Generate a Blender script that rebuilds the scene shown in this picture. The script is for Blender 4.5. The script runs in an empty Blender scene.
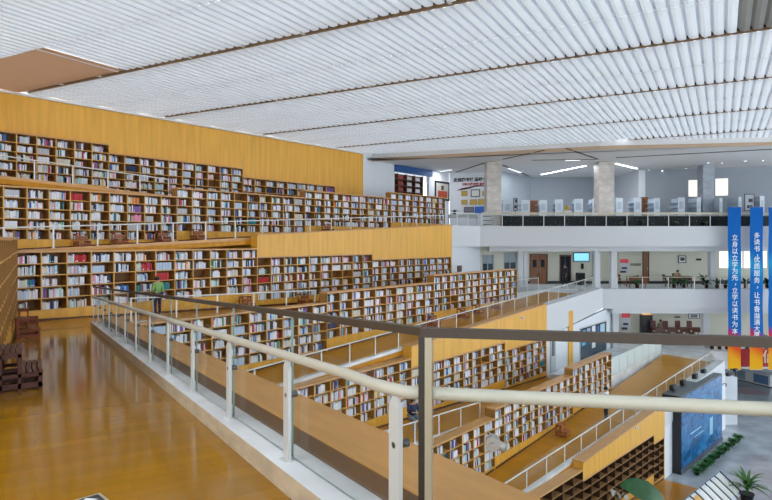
import bpy, math, random
from mathutils import Vector, Matrix
random.seed(7)
C = bpy.context.scene.collection
F = 600.0; HX = 386.0; HY = 241.0; EYE = 12.2      # lens in pixels, horizon row, eye height over the ground floor
PI = math.pi

def zz(z): return z + EYE                           # heights below are written relative to the eye
def at(px, py, Y): return Vector(((px-HX)/F*Y, Y, EYE+(HY-py)/F*Y))
def xat(px, Y): return (px-HX)/F*Y
def zat(py, Y): return EYE+(HY-py)/F*Y

# ------------------------------------------------------------------ materials
MATS = {}
def mat(name, col, rough=.5, metal=0, bump=None, var=None, emit=None, spec=None):
    """plain or gently mottled principled material; col is linear rgb"""
    if name in MATS: return MATS[name]
    m = bpy.data.materials.new(name); m.use_nodes = True
    nt = m.node_tree; b = nt.nodes['Principled BSDF']
    b.inputs['Base Color'].default_value = (*col, 1)
    b.inputs['Roughness'].default_value = rough
    b.inputs['Metallic'].default_value = metal
    if spec is not None: b.inputs['Specular IOR Level'].default_value = spec
    if emit:
        b.inputs['Emission Color'].default_value = (*emit[:3], 1); b.inputs['Emission Strength'].default_value = emit[3]
    if var:
        sx, sy, sz, amt = var
        tc = nt.nodes.new('ShaderNodeTexCoord'); mp = nt.nodes.new('ShaderNodeMapping'); nz = nt.nodes.new('ShaderNodeTexNoise')
        mp.inputs['Scale'].default_value = (sx, sy, sz); nz.inputs['Scale'].default_value = 1; nz.inputs['Detail'].default_value = 5
        nt.links.new(tc.outputs['Object'], mp.inputs[0]); nt.links.new(mp.outputs[0], nz.inputs['Vector'])
        cr = nt.nodes.new('ShaderNodeValToRGB')
        cr.color_ramp.elements[0].position = .3; cr.color_ramp.elements[1].position = .7
        cr.color_ramp.elements[0].color = (*[c*(1-amt) for c in col], 1); cr.color_ramp.elements[1].color = (*[min(1, c*(1+amt)) for c in col], 1)
        nt.links.new(nz.outputs['Fac'], cr.inputs[0]); nt.links.new(cr.outputs[0], b.inputs['Base Color'])
        if bump:
            bp = nt.nodes.new('ShaderNodeBump'); bp.inputs['Strength'].default_value = bump
            nt.links.new(nz.outputs['Fac'], bp.inputs['Height']); nt.links.new(bp.outputs[0], b.inputs['Normal'])
    MATS[name] = m
    return m

def plank_mat(name, c1, c2, mortar, bw, rh, rough):
    m = bpy.data.materials.new(name); m.use_nodes = True
    nt = m.node_tree; b = nt.nodes['Principled BSDF']
    tc = nt.nodes.new('ShaderNodeTexCoord'); br = nt.nodes.new('ShaderNodeTexBrick')
    br.inputs['Color1'].default_value = (*c1, 1); br.inputs['Color2'].default_value = (*c2, 1); br.inputs['Mortar'].default_value = (*mortar, 1)
    br.inputs['Scale'].default_value = 1; br.inputs['Brick Width'].default_value = bw; br.inputs['Row Height'].default_value = rh
    br.inputs['Mortar Size'].default_value = .002; br.inputs['Bias'].default_value = 0
    rt = nt.nodes.new('ShaderNodeMapping'); rt.inputs['Rotation'].default_value = (0, 0, PI/2)
    nt.links.new(tc.outputs['Object'], rt.inputs[0]); nt.links.new(rt.outputs[0], br.inputs['Vector'])
    nz = nt.nodes.new('ShaderNodeTexNoise'); mp = nt.nodes.new('ShaderNodeMapping'); mp.inputs['Scale'].default_value = (14, 1.2, 4)
    nt.links.new(tc.outputs['Object'], mp.inputs[0]); nt.links.new(mp.outputs[0], nz.inputs['Vector']); nz.inputs['Scale'].default_value = 1; nz.inputs['Detail'].default_value = 4
    mx = nt.nodes.new('ShaderNodeMix'); mx.data_type = 'RGBA'; mx.blend_type = 'MULTIPLY'; mx.inputs['Factor'].default_value = .35
    cr = nt.nodes.new('ShaderNodeValToRGB'); cr.color_ramp.elements[0].color = (.6, .6, .6, 1); cr.color_ramp.elements[1].color = (1.2, 1.2, 1.2, 1)
    nt.links.new(nz.outputs['Fac'], cr.inputs[0]); nt.links.new(br.outputs['Color'], mx.inputs['A']); nt.links.new(cr.outputs[0], mx.inputs['B'])
    nt.links.new(mx.outputs['Result'], b.inputs['Base Color'])
    nz2 = nt.nodes.new('ShaderNodeTexNoise'); nz2.inputs['Scale'].default_value = 2.2
    nt.links.new(tc.outputs['Object'], nz2.inputs['Vector'])
    bp = nt.nodes.new('ShaderNodeBump'); b.inputs['Specular IOR Level'].default_value = .28; b.inputs['Specular Tint'].default_value = (1, .8, .5, 1)
    bp.inputs['Strength'].default_value = .015; bp.inputs['Distance'].default_value = .02
    nt.links.new(nz2.outputs['Fac'], bp.inputs['Height']); nt.links.new(bp.outputs[0], b.inputs['Normal'])
    b.inputs['Roughness'].default_value = rough
    MATS[name] = m
    return m

def glass_mat(name, tint, refl):
    m = bpy.data.materials.new(name); m.use_nodes = True
    nt = m.node_tree; nt.nodes.clear()
    o = nt.nodes.new('ShaderNodeOutputMaterial'); t = nt.nodes.new('ShaderNodeBsdfTransparent'); g = nt.nodes.new('ShaderNodeBsdfGlossy')
    t.inputs[0].default_value = (*tint, 1); g.inputs['Roughness'].default_value = .02
    lw = nt.nodes.new('ShaderNodeLayerWeight'); lw.inputs[0].default_value = .12
    ml = nt.nodes.new('ShaderNodeMath'); ml.operation = 'MULTIPLY'; ml.inputs[1].default_value = refl
    mx = nt.nodes.new('ShaderNodeMixShader')
    nt.links.new(lw.outputs['Fresnel'], ml.inputs[0]); nt.links.new(ml.outputs[0], mx.inputs[0])
    nt.links.new(t.outputs[0], mx.inputs[1]); nt.links.new(g.outputs[0], mx.inputs[2]); nt.links.new(mx.outputs[0], o.inputs[0])
    MATS[name] = m
    return m

def slat_mat(name, col, tr):
    m = bpy.data.materials.new(name); m.use_nodes = True
    nt = m.node_tree; nt.nodes.clear()
    o = nt.nodes.new('ShaderNodeOutputMaterial'); d = nt.nodes.new('ShaderNodeBsdfDiffuse'); t = nt.nodes.new('ShaderNodeBsdfTranslucent')
    d.inputs[0].default_value = (*col, 1); t.inputs[0].default_value = (*col, 1)
    mx = nt.nodes.new('ShaderNodeMixShader'); mx.inputs[0].default_value = tr
    nt.links.new(d.outputs[0], mx.inputs[1]); nt.links.new(t.outputs[0], mx.inputs[2]); nt.links.new(mx.outputs[0], o.inputs[0])
    MATS[name] = m
    return m

GOLD = mat('gold_wood_panel', (.77, .40, .045), .42, var=(5, 5, .35, .13))
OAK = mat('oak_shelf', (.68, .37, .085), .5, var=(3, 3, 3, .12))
OAKIN = mat('oak_inner_shaded', (.17, .075, .016), .6, var=(3, 3, 3, .15))  # bookcase backs: shade inside the cells put into the colour
CAPW = mat('oak_cap', (.58, .30, .10), .4, var=(2, 9, 2, .12))
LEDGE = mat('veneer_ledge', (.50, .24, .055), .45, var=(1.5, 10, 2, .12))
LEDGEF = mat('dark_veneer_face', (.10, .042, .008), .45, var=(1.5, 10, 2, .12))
FLOORW = plank_mat('laminate_planks', (.35, .155, .003), (.30, .130, .002), (.24, .102, .002), 1.2, .19, .11)
FLOORR = plank_mat('ramp_planks', (.58, .255, .012), (.50, .215, .010), (.40, .17, .008), 1.2, .19, .3)
REDW = mat('red_wood', (.28, .065, .02), .4, var=(4, 4, 12, .2))
DKW = mat('dark_wood', (.10, .032, .014), .4, var=(4, 4, 12, .2))
BRNW = mat('brown_door_wood', (.20, .07, .02), .4, var=(8, 8, 1, .2))
WHITE = mat('white_paint', (.63, .65, .67), .6)
WALLW = mat('white_wall', (.74, .77, .82), .8)
WALLB = mat('grey_blue_wall', (.37, .41, .46), .85)
WALLC = mat('cream_wall', (.62, .61, .52), .85)
STEEL = mat('white_steel', (.74, .74, .73), .4)
STEELG = mat('grey_steel', (.55, .56, .55), .4, .1)
BRONZE = mat('bronze_rail', (.045, .031, .02), .5, .1)
POSTD = mat('dark_bronze_post', (.018, .013, .007), .4)
GEDGE = mat('glass_edge', (.22, .30, .27), .3)
REDW2 = mat('orange_wood', (.34, .105, .035), .45, var=(4, 4, 12, .2))
UPSIDE = mat('oak_side_shaded', (.36, .17, .038), .6)  # shaded copy of the oak for the sides of the uprights
BOARDD = mat('oak_board_shaded', (.34, .18, .07), .55)  # boards of the lowest row: oak darkened for the dim light there
CLAMPD = mat('dark_steel_clamp', (.10, .10, .10), .35, .5)
SHADEW = mat('oak_deep_shaded', (.055, .024, .008), .6)  # lowest row backs and uprights: oak with deep shade painted in
BRONZEL = mat('light_bronze', (.36, .32, .23), .35, .3)
RAILC = mat('cream_rail', (.50, .47, .39), .35)
BEIGE = mat('beige_cap', (.62, .55, .42), .5)
BLACK = mat('black', (.012, .012, .015), .4)
DKGL = mat('dark_glossy_panel', (.006, .010, .015), .45, spec=.2)
CHROME = mat('chrome', (.6, .6, .6), .25, .9)
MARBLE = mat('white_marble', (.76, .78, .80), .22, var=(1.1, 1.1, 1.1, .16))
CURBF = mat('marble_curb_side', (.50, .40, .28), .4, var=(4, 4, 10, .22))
MARBC = mat('column_marble', (.60, .56, .52), .35, var=(1.5, 1.5, 2.5, .22))
TANC = mat('tan_channel', (.30, .19, .10), .6)
DKC = mat('dark_channel', (.035, .022, .013), .8)
CEILW = mat('white_ceiling', (.72, .72, .72), .8)
GLASS = glass_mat('clear_glass', (.978, .988, .985), .10)
def frost_mat(name, col, f):
    m = bpy.data.materials.new(name); m.use_nodes = True; nt = m.node_tree; nt.nodes.clear()
    o = nt.nodes.new('ShaderNodeOutputMaterial'); a = nt.nodes.new('ShaderNodeBsdfTransparent'); d = nt.nodes.new('ShaderNodeBsdfDiffuse'); d.inputs[0].default_value = (*col, 1)
    mx = nt.nodes.new('ShaderNodeMixShader'); mx.inputs[0].default_value = f; nt.links.new(a.outputs[0], mx.inputs[1]); nt.links.new(d.outputs[0], mx.inputs[2]); nt.links.new(mx.outputs[0], o.inputs[0])
    MATS[name] = m; return m
FROST = frost_mat('frosted_glass', (.78, .86, .86), .55)
GLASSB = glass_mat('bluish_glass', (.80, .88, .90), .8)
SLAT = slat_mat('white_slat', (.86, .875, .89), .40)
SLATT = slat_mat('tan_slat', (.64, .48, .36), .36)
SLATG = slat_mat('grey_slat', (.45, .45, .43), .35)
BLUE = mat('banner_blue', (.012, .13, .55), .6)
GREEN = mat('leaf_green', (.03, .13, .025), .45, var=(6, 6, 6, .4))
DGREEN = mat('dark_leaf', (.012, .055, .02), .35, var=(6, 6, 6, .4))
SOIL = mat('soil', (.04, .025, .015), .9)
RED = mat('red_sheet', (.45, .012, .02), .5)
YEL = mat('yellow', (.75, .45, .03), .5)
GOLDP = mat('gold_plaque', (.40, .23, .03), .4)
SKIN = mat('skin', (.52, .30, .20), .6)
HAIR = mat('hair', (.012, .010, .010), .5)
PAPER = mat('paper', (.75, .75, .73), .7)

# ------------------------------------------------------------------ mesh helpers
class MB:
    def __init__(s): s.v = []; s.f = []; s.mi = []; s.sm = []
    def add(s, vs, fs, mi=0, sm=False):
        n = len(s.v); s.v += [tuple(v) for v in vs]
        for f in fs: s.f.append(tuple(i+n for i in f)); s.mi.append(mi); s.sm.append(sm)
    def hexa(s, p, mi=0):          # 8 corners: 0-3 bottom ccw, 4-7 top ccw
        s.add(p, [(3, 2, 1, 0), (4, 5, 6, 7), (0, 1, 5, 4), (1, 2, 6, 5), (2, 3, 7, 6), (3, 0, 4, 7)], mi)
    def box(s, x0, x1, y0, y1, z0, z1, mi=0):
        s.hexa([(x0, y0, z0), (x1, y0, z0), (x1, y1, z0), (x0, y1, z0), (x0, y0, z1), (x1, y0, z1), (x1, y1, z1), (x0, y1, z1)], mi)
    def bev(s, x0, x1, y0, y1, z0, z1, c=.006, mi=0):   # box with chamfered vertical edges and top
        pts = [(x0+c, y0), (x1-c, y0), (x1, y0+c), (x1, y1-c), (x1-c, y1), (x0+c, y1), (x0, y1-c), (x0, y0+c)]
        ins = [(min(max(x, x0+c), x1-c), min(max(y, y0+c), y1-c)) for x, y in pts]
        s.add([(x, y, z0) for x, y in pts]+[(x, y, z1-c) for x, y in pts]+[(x, y, z1) for x, y in ins],
              [tuple(range(7, -1, -1))]+[(i, (i+1) % 8, 8+(i+1) % 8, 8+i) for i in range(8)]+[(8+i, 8+(i+1) % 8, 16+(i+1) % 8, 16+i) for i in range(8)]+[tuple(range(16, 24))], mi)
    def wedge(s, x0, x1, y0, y1, zb0, zb1, zt0, zt1, mi=0):   # box whose bottom/top slope along x
        s.hexa([(x0, y0, zb0), (x1, y0, zb1), (x1, y1, zb1), (x0, y1, zb0), (x0, y0, zt0), (x1, y0, zt1), (x1, y1, zt1), (x0, y1, zt0)], mi)
    def prism(s, poly, z0, z1, mi=0, zf=None):
        n = len(poly); z1f = (lambda x, y: z1) if zf is None else zf
        s.add([(x, y, z0 if zf is None else zf(x, y)-(z1-z0)) for x, y in poly]+[(x, y, z1f(x, y)) for x, y in poly],
              [tuple(range(n-1, -1, -1)), tuple(range(n, 2*n))]+[(i, (i+1) % n, n+(i+1) % n, n+i) for i in range(n)], mi)
    def tube(s, path, r, seg=8, mi=0, radii=None, caps=True):
        P = [Vector(p) for p in path]; n = len(P); rings = []
        up = Vector((0, 0, 1))
        for i, p in enumerate(P):
            d = (P[min(i+1, n-1)]-P[max(i-1, 0)]).normalized()
            a = d.cross(up)
            if a.length < 1e-3: a = d.cross(Vector((0, 1, 0)))
            a.normalize(); b = a.cross(d)
            rr = radii[i] if radii else r
            rings.append([p+a*math.cos(2*PI*k/seg)*rr+b*math.sin(2*PI*k/seg)*rr for k in range(seg)])
        vs = [v for ring in rings for v in ring]; fs = []
        for i in range(n-1):
            for k in range(seg): fs.append((i*seg+k, i*seg+(k+1) % seg, (i+1)*seg+(k+1) % seg, (i+1)*seg+k))
        s.add(vs, fs, mi, True)
        if caps: s.add(vs[:seg], [tuple(range(seg))[::-1]], mi); s.add(vs[-seg:], [tuple(range(seg))], mi)
    def lathe(s, prof, c=(0, 0, 0), seg=14, mi=0):
        vs = []; fs = []
        for r, z in prof: vs += [(c[0]+r*math.cos(2*PI*k/seg), c[1]+r*math.sin(2*PI*k/seg), c[2]+z) for k in range(seg)]
        for i in range(len(prof)-1):
            for k in range(seg): fs.append((i*seg+k, i*seg+(k+1) % seg, (i+1)*seg+(k+1) % seg, (i+1)*seg+k))
        s.add(vs, fs, mi, True)
    def build(s, name, mats, parent=None, loc=None, rot=None, smooth=False):
        me = bpy.data.meshes.new(name); me.from_pydata(s.v, [], s.f)
        for m in (mats if isinstance(mats, (list, tuple)) else [mats]): me.materials.append(m)
        me.polygons.foreach_set('material_index', s.mi); me.polygons.foreach_set('use_smooth', [smooth or x for x in s.sm]); me.update()
        o = bpy.data.objects.new(name, me); C.objects.link(o)
        if parent: o.parent = parent
        if loc: o.location = loc
        if rot: o.rotation_euler = (0, 0, rot)
        return o

def tag(o, label=None, cat=None, group=None, kind=None):
    if label: o['label'] = label
    if cat: o['category'] = cat
    if group: o['group'] = group
    if kind: o['kind'] = kind
    return o
def thing(name, label, cat, loc=(0, 0, 0), rot=0, group=None):
    o = bpy.data.objects.new(name, None); C.objects.link(o); o.empty_display_size = .2
    o.location = loc; o.rotation_euler = (0, 0, rot)
    return tag(o, label, cat, group)
def struct(name, mb, mats, label, loc=None, rot=None, cat='building'):
    return tag(mb.build(name, mats, None, loc, rot), label, cat, None, 'structure')
def dup(root, loc, rot, label=None):
    r = root.copy(); C.objects.link(r); r.location = loc; r.rotation_euler = (0, 0, rot)
    if label: r['label'] = label
    for ch in list(root.children):
        c = ch.copy(); C.objects.link(c); c.parent = r
        for g in ch.children:
            d = g.copy(); C.objects.link(d); d.parent = c
    return r
ORD = ['first', 'second', 'third', 'fourth', 'fifth', 'sixth', 'seventh', 'eighth', 'ninth', 'tenth', 'eleventh', 'twelfth', 'thirteenth', 'fourteenth', 'fifteenth', 'sixteenth', 'seventeenth', 'eighteenth', 'nineteenth', 'twentieth', 'twenty-first', 'twenty-second', 'twenty-third', 'twenty-fourth', 'twenty-fifth']

# ------------------------------------------------------------------ frames of the terraces
class Frame:                       # x runs along, y runs away from the front face
    def __init__(s, u, origin_off, m=None):
        s.u = Vector(u).normalized(); s.m = Vector((-s.u.y, s.u.x)); s.off = origin_off; s.rot = math.atan2(s.u.y, s.u.x)
    def p(s, a, d=0): return s.m*(s.off+d)+s.u*a
    def loc(s, a, d, z): q = s.p(a, d); return (q.x, q.y, z)
    def s_px(s, px, d=0):
        q = (px-HX)/F; o = s.off+d
        return o*(s.u.y+q*s.u.x)/(s.u.x-q*s.u.y)
    def s_Y(s, Y, d=0): return (Y-s.u.x*(s.off+d))/s.u.y
    def px(s, a, d=0): q = s.p(a, d); return HX+F*q.x/q.y
def tier(Y0, vp):
    u = Vector(((vp-HX)/F, 1)).normalized()
    return Frame(u, u.x*Y0)
T = {1: tier(43.5, 870), 2: tier(38.4, 870), 3: tier(33.5, 870), 4: tier(28.3, 870), 5: tier(23.4, 870), 6: tier(18.7, 885), 7: tier(15.5, 950)}
DEP = .45; ROW = .38; NROW = 5
# the walkway the camera stands on; x runs away to the far left, y runs towards the bookcase on its left
Wk = Frame((-.505, .863), 0)
SL = .0547
def wz(a): return -1.5-SL*a
CURB = 1.46                        # distance of the kerb from the camera's line
LEFT = .47                         # distance of the left-hand bookcase

def line(z0, s0, k): return lambda s: z0+k*(s-s0)
RF = {1: line(2.0, T[1].s_px(109), -.05), 2: line(-.06, T[2].s_px(177), .049), 3: line(-2.62, T[3].s_px(21), -.033),
      4: line(-4.66, T[4].s_px(327), .05), 5: line(-7.3, T[5].s_px(411), -.049), 6: line(-9.13, T[6].s_px(495), .05),
      7: line(-11.62, T[7].s_px(585), -.058)}
L3, L2, L1, L0 = 1.04, -3.42, -7.8, -12.2
def s_plane(t, c):                 # where a tier meets the plane n.p = c outside the walkway ledge
    n = -Wk.m
    return (c-t.off*n.dot(t.m))/n.dot(t.u)
SW = {n: s_plane(T[n], CURB+.80) for n in T}

RUNS = {  # tier: list of (px0, px1, top height over the eye); None = plane of the ledge wall
 1: [(-75, 109, 4.47), (109, 243, 4.08), (243, 335, 3.60), (335, 372, 3.12)],
 2: [(-75, 177, 2.00), (177, 305, 2.39), (305, 391, 2.79), (391, 445, 3.17)],
 3: [(14, 257.3, -.32), (257.3, 372.5, -.69), (372.5, 451, -1.0)],
 4: [(None, 327, -2.59), (327, 434, -2.17), (434, 517, -1.79)],
 5: [(None, 411.5, -4.83), (411.5, 505, -5.21), (505, 546, -5.66)],
 6: [(None, 495, -7.06), (495, 573, -6.70), (573, 611.5, -6.36)],
 7: [(515, 583, -9.07), (583, 654, -9.50), (654, 664, -9.97)],
}
TN = ['', 'topmost', 'second', 'third', 'fourth', 'fifth', 'sixth', 'lowest']
BOOKS = []       # (frame, s, d, z, w, h, dep, colour, tier, run, bay, row, idx, px, py)
PAL = {'white': (.80, .81, .88), 'cream': (.70, .66, .55), 'pale grey': (.55, .57, .62), 'pale blue': (.52, .64, .80), 'navy': (.02, .035, .12),
       'black': (.02, .02, .025), 'teal': (.03, .25, .30), 'blue': (.03, .16, .50), 'red': (.50, .02, .03), 'pink': (.72, .30, .42),
       'purple': (.22, .12, .38), 'orange': (.75, .22, .02), 'yellow': (.70, .52, .10), 'green': (.05, .24, .12), 'brown': (.18, .08, .04), 'mint': (.42, .70, .66)}
PN = list(PAL); PW = [44, 9, 13, 14, 6, 6, 4, 4, 2.6, 3.5, 3, 1, 1.3, 1.2, 1.5, 3]
BMAT = [mat('book_'+k.replace(' ', '_'), v, .55) for k, v in PAL.items()]
SPECIAL = {(3, 0, 2, 0): ('red', .55), (2, 0, 9, 0): ('orange', .5), (2, 0, 9, 1): ('purple', .7), (2, 0, 9, 2): ('pink', .85), (3, 0, 5, 1): ('red', .5), (3, 0, 4, 3): ('blue', .35)}

def bookcase(fr, s0, s1, base, floorz, nrow, label, tn, rn, fill=True, name='bookcase', group=None):
    L = s1-s0; nb = max(1, round(L/.79)); bw = L/nb; top = base+nrow*ROW
    zf = floorz(min(s0, s1, key=lambda q: floorz(q)))
    t = thing(name, label, 'bookcase', fr.loc(s0, 0, zz(zf)), fr.rot, group)
    o = -zf                         # local z = z + o
    e = .004
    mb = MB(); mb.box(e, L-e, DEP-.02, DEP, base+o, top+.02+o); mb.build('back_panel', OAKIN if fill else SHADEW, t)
    for i in range(nb+1):
        mb = MB(); x = i*bw; w0 = .02
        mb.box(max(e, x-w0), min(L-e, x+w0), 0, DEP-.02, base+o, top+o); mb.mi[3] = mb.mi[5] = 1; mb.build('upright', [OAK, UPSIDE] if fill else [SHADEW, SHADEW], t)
    for r in range(nrow):
        mb = MB(); z = base+r*ROW+o
        mb.box(e, L-e, .004, DEP-.02, z, z+.028); mb.build('shelf_board', OAK if fill else BOARDD, t)
    mb = MB(); mb.bev(e, L-e, -.015, DEP+.02, top+o, top+.06+o); mb.build('top_board', CAPW, t)
    mb = MB(); f0, f1 = floorz(s0)+o+.004, floorz(s1)+o+.004
    mb.wedge(e, L-e, .005, DEP, f0, f1, base+o, base+o)
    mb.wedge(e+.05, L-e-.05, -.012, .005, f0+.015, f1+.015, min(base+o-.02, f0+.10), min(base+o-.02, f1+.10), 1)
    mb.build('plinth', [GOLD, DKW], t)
    if fill:
        for b in range(nb):
            for r in range(nrow):
                if random.random() < .02: continue
                frac = random.choice([.55, .65, .7, .75, .8, .86, .92]); x = b*bw+.03; xe = b*bw+.03+(bw-.06)*frac
                z = base+(nrow-1-r)*ROW+.028; k = 0
                hb = random.uniform(.235, .285); tone = random.random()
                sp = SPECIAL.get((tn, rn, b, r)); run_c = None; run_n = 0
                setc = random.random() < .10
                sc = random.choice(['white', 'pale blue', 'cream', 'pale grey', 'white', 'white', 'pale blue', 'pale grey', random.choice(['navy', 'red', 'teal', 'purple'])]); sw = random.uniform(.022, .04)
                while True:
                    w = sw if setc else random.uniform(.02, .055)
                    if x+w > xe: break
                    h = hb if setc else min(.33, hb+random.uniform(-.045, .045))
                    if sp and (x-b*bw)/bw > .28 and random.random() < sp[1]+.3: c = sp[0]
                    elif setc: c = sc
                    else:
                        if run_n <= 0: run_c = random.choices(PN, PW)[0]; run_n = random.choice([1, 1, 1, 2, 2, 3])
                        c = run_c; run_n -= 1
                    q = fr.p(s0+x+w/2, .07); zc = zz(z+h/2)
                    BOOKS.append((fr, s0+x, (.02+random.uniform(0, .03)), z, w-.002, h, random.uniform(.15, .21), c, tn, rn, b, r, k, HX+F*q.x/q.y, HY-F*(zc-EYE)/q.y, q.y))
                    x += w; k += 1
    return t

CASE_DESC = ['with its top a step higher than its neighbour', '']
def s_end(n, px): return T[n].s_px(px) if px is not None else SW[n]+.02
for n, runs in RUNS.items():
    for i, (p0, p1, top) in enumerate(runs):
        s0, s1 = s_end(n, p0), s_end(n, p1)
        ends = {0: 'at the left end', len(runs)-1: 'at the right end'}.get(i, 'in the middle' if len(runs) == 3 else ('second from the left' if i == 1 else 'third from the left'))
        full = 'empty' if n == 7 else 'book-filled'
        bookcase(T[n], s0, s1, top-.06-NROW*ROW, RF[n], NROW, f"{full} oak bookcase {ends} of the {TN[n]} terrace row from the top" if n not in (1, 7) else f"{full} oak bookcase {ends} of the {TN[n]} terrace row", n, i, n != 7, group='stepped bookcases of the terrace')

# bookcase on the left of the walkway (front faces right)
Lf = Frame((-.505, .863), LEFT)
bookcase(Lf, 8.5, 16.4, -1.89, wz, 5, 'near oak bookcase along the left edge of the foreground walkway', 8, 0, name='bookcase', group='bookcases beside the walkway')
bookcase(Lf, 16.4, 22.2, -2.25, lambda s: max(wz(s), -2.62), 6, 'far oak bookcase on the left edge of the walkway, beyond the stools', 8, 1, group='bookcases beside the walkway')
# ------------------------------------------------------------------ ramp floors, parapets, railings
YL = 42.0
def ramp_ends():
    return {1: (T[1].s_px(-80), T[1].s_Y(42.0)), 2: (T[2].s_px(-80), T[2].s_px(445)), 3: (T[3].s_px(88), T[3].s_px(451)),
            4: (SW[4]+.02, T[4].s_Y(42.2)), 5: (SW[5]+.02, T[5].s_Y(35.0)), 6: (SW[6]+.02, T[6].s_Y(42.2)), 7: (T[7].s_px(515), T[7].s_px(664))}
RE = ramp_ends()
def near_s(fr, p): return fr.u.dot(p)
for n in range(1, 8):
    t = T[n]; s0, s1 = RE[n]; mb = MB(); poly = []
    for k in range(9):
        s = s0+(s1-s0)*k/8; a = t.p(s, .0)
        if n < 7:
            nx = T[n+1]; b = nx.p(near_s(nx, a), DEP)
            if k == 0 and n in (4, 5, 6): b = nx.p(SW[n+1]+.02, DEP)
        else: b = t.p(s, -2.2)
        poly.append((a, b, zz(RF[n](s))))
    org = Vector((poly[0][0].x, poly[0][0].y, 0)); R = Matrix.Rotation(-t.rot, 2)
    V = []
    for a, b, z in poly:
        for q, dz in ((a, 0), (b, 0), (b, -.18), (a, -.18)):
            l = R @ (q-org.xy); V.append((l.x, l.y, z+dz-zz(RF[n](s0))))
    fs = []
    for k in range(8):
        i, j = 4*k, 4*k+4
        fs += [(i, i+1, j+1, j), (i+1, i+2, j+2, j+1), (i+2, i+3, j+3, j+2), (i+3, i, j, j+3)]
    fs += [(0, 3, 2, 1), (32, 33, 34, 35)]
    mb.add(V, fs)
    o = mb.build('floor', FLOORR, None, (org.x, org.y, zz(RF[n](s0))), t.rot)
    tag(o, f'wooden ramp floor in front of the {TN[n]} bookcase row', 'floor', None, 'structure')

# gold parapets over the bookcases where the ramp behind is higher (even ramps), white beyond the end of the bookcases
for n in (2, 4, 6):
    fr = T[n+1]; runs = RUNS[n+1]
    back = T[n]
    def fz(s): return RF[n](near_s(back, fr.p(s, DEP)))
    for i, (p0, p1, top) in enumerate(runs[1:]):
        s0, s1 = s_end(n+1, p0), s_end(n+1, p1)
        if n == 6 and i == 1: s1 = fr.s_px(664)
        mb = MB(); h = .2
        mb.wedge(.004, s1-s0-.004, .0, DEP, zz(top)+.005, zz(top)+.005, zz(fz(s0)+h), zz(fz(s1)+h), 0)
        mb.wedge(.004, s1-s0-.004, -.02, DEP+.02, zz(fz(s0)+h), zz(fz(s1)+h), zz(fz(s0)+h+.05), zz(fz(s1)+h+.05), 1)
        struct('wall_parapet', mb, [GOLD, CAPW], f'gold wood parapet panel above the {TN[n+1]} bookcase row', fr.loc(s0, 0, 0), fr.rot, 'wall')
    # gold end panel of the row
    sE = s_end(n+1, runs[-1][1]); top = fz(sE)+.2; lo = RF[n+1](sE) if n < 6 else -12.18
    mb = MB(); mb.box(.004, .10, -.0, DEP, zz(lo), zz(top)+.05)
    struct('wall_end', mb, [GOLD], f'gold wood end panel closing the {TN[n+1]} bookcase row', fr.loc(sE, 0, 0), fr.rot, 'wall')
    if n > 2:
        s0 = sE+.104; s1 = fr.s_Y(42.4) if n == 4 else fr.s_px(725)
        lv = L2 if n == 4 else L1
        z0 = fz(s0)+.12; z1 = max(fz(s1), lv-.05)+.12
        mb = MB(); mb.wedge(0, s1-s0, 0, DEP, zz(-5.62 if n == 4 else -9.5), zz(lv-1.35), zz(z0), zz(z1))
        struct('wall_fascia', mb, [WHITE], 'white sloping fascia where the ramp meets the %s balcony' % ('middle' if n == 4 else 'lower'), fr.loc(s0, 0, 0), fr.rot, 'wall')

def railing(fr, s0, s1, d, floor, label, step=1.5, white=True, hh=.86, gh=1.06, kerb=True, capm=None, handm=None, curb_h=.12, group=None, glassm=None, kerbm=None):
    """steel posts, white handrail tube and clear glass panes following a sloping kerb"""
    L = s1-s0; n = max(1, round(L/step)); zb = floor(s0)
    t = thing('glass_railing', label, 'railing', fr.loc(s0, d, zz(zb)), fr.rot, group)
    hz = lambda x: floor(s0+x)-zb
    if kerb:
        mb = MB(); mb.wedge(0, L, -.09, .12, hz(0)+.003, hz(L)+.003, hz(0)+curb_h, hz(L)+curb_h); mb.build('kerb', kerbm or MARBLE, t)
    c = curb_h if kerb else 0
    for i in range(n+1):
        x = min(max(L*i/n, .04), L-.04); mb = MB()
        mb.box(x-.026, x+.026, .01, .03, hz(x)+c, hz(x)+hh); mb.box(x-.055, x+.055, -.02, .06, hz(x)+c, hz(x)+c+.012)
        mb.build('post', STEEL, t)
    mb = MB(); mb.tube([(0, .02, hz(0)+hh), (L/2, .02, hz(L/2)+hh), (L, .02, hz(L)+hh)], .024, 8); mb.build('handrail', handm or STEEL, t)
    for i in range(n):
        x0, x1 = L*i/n+.03, L*(i+1)/n-.03; mb = MB()
        mb.wedge(x0, x1, -.045, -.033, hz(x0)+c+.02, hz(x1)+c+.02, hz(x0)+gh, hz(x1)+gh)
        mb.build('glass_panel', glassm or GLASS, t)
    if capm:
        mb = MB(); mb.wedge(0, L, -.055, -.02, hz(0)+gh, hz(L)+gh, hz(0)+gh+.04, hz(L)+gh+.04); mb.build('cap_rail', capm, t)
    return t
def ramp_rail(n, px1=None, s1=None):
    fr = T[n+1]; back = T[n]; d = DEP+.15
    fz = lambda s: RF[n](near_s(back, fr.p(s, d)))
    s0 = max(near_s(fr, back.p(RE[n][0]))+.1, (SW[n+1]+.25) if n >= 3 else -99)
    if s1 is None: s1 = fr.s_px(px1)
    railing(fr, s0, s1, d, fz, f'white steel and glass railing along the outer edge of the {TN[n]} ramp' + (' from the top' if n not in (1, 7) else ''), group='railings of the ramps', kerbm=CAPW if n < 3 else None)
ramp_rail(1, 177); ramp_rail(2, 452); ramp_rail(3, 326); ramp_rail(4, None, T[5].s_Y(42.2)); ramp_rail(5, 494); ramp_rail(6, 724)

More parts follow.
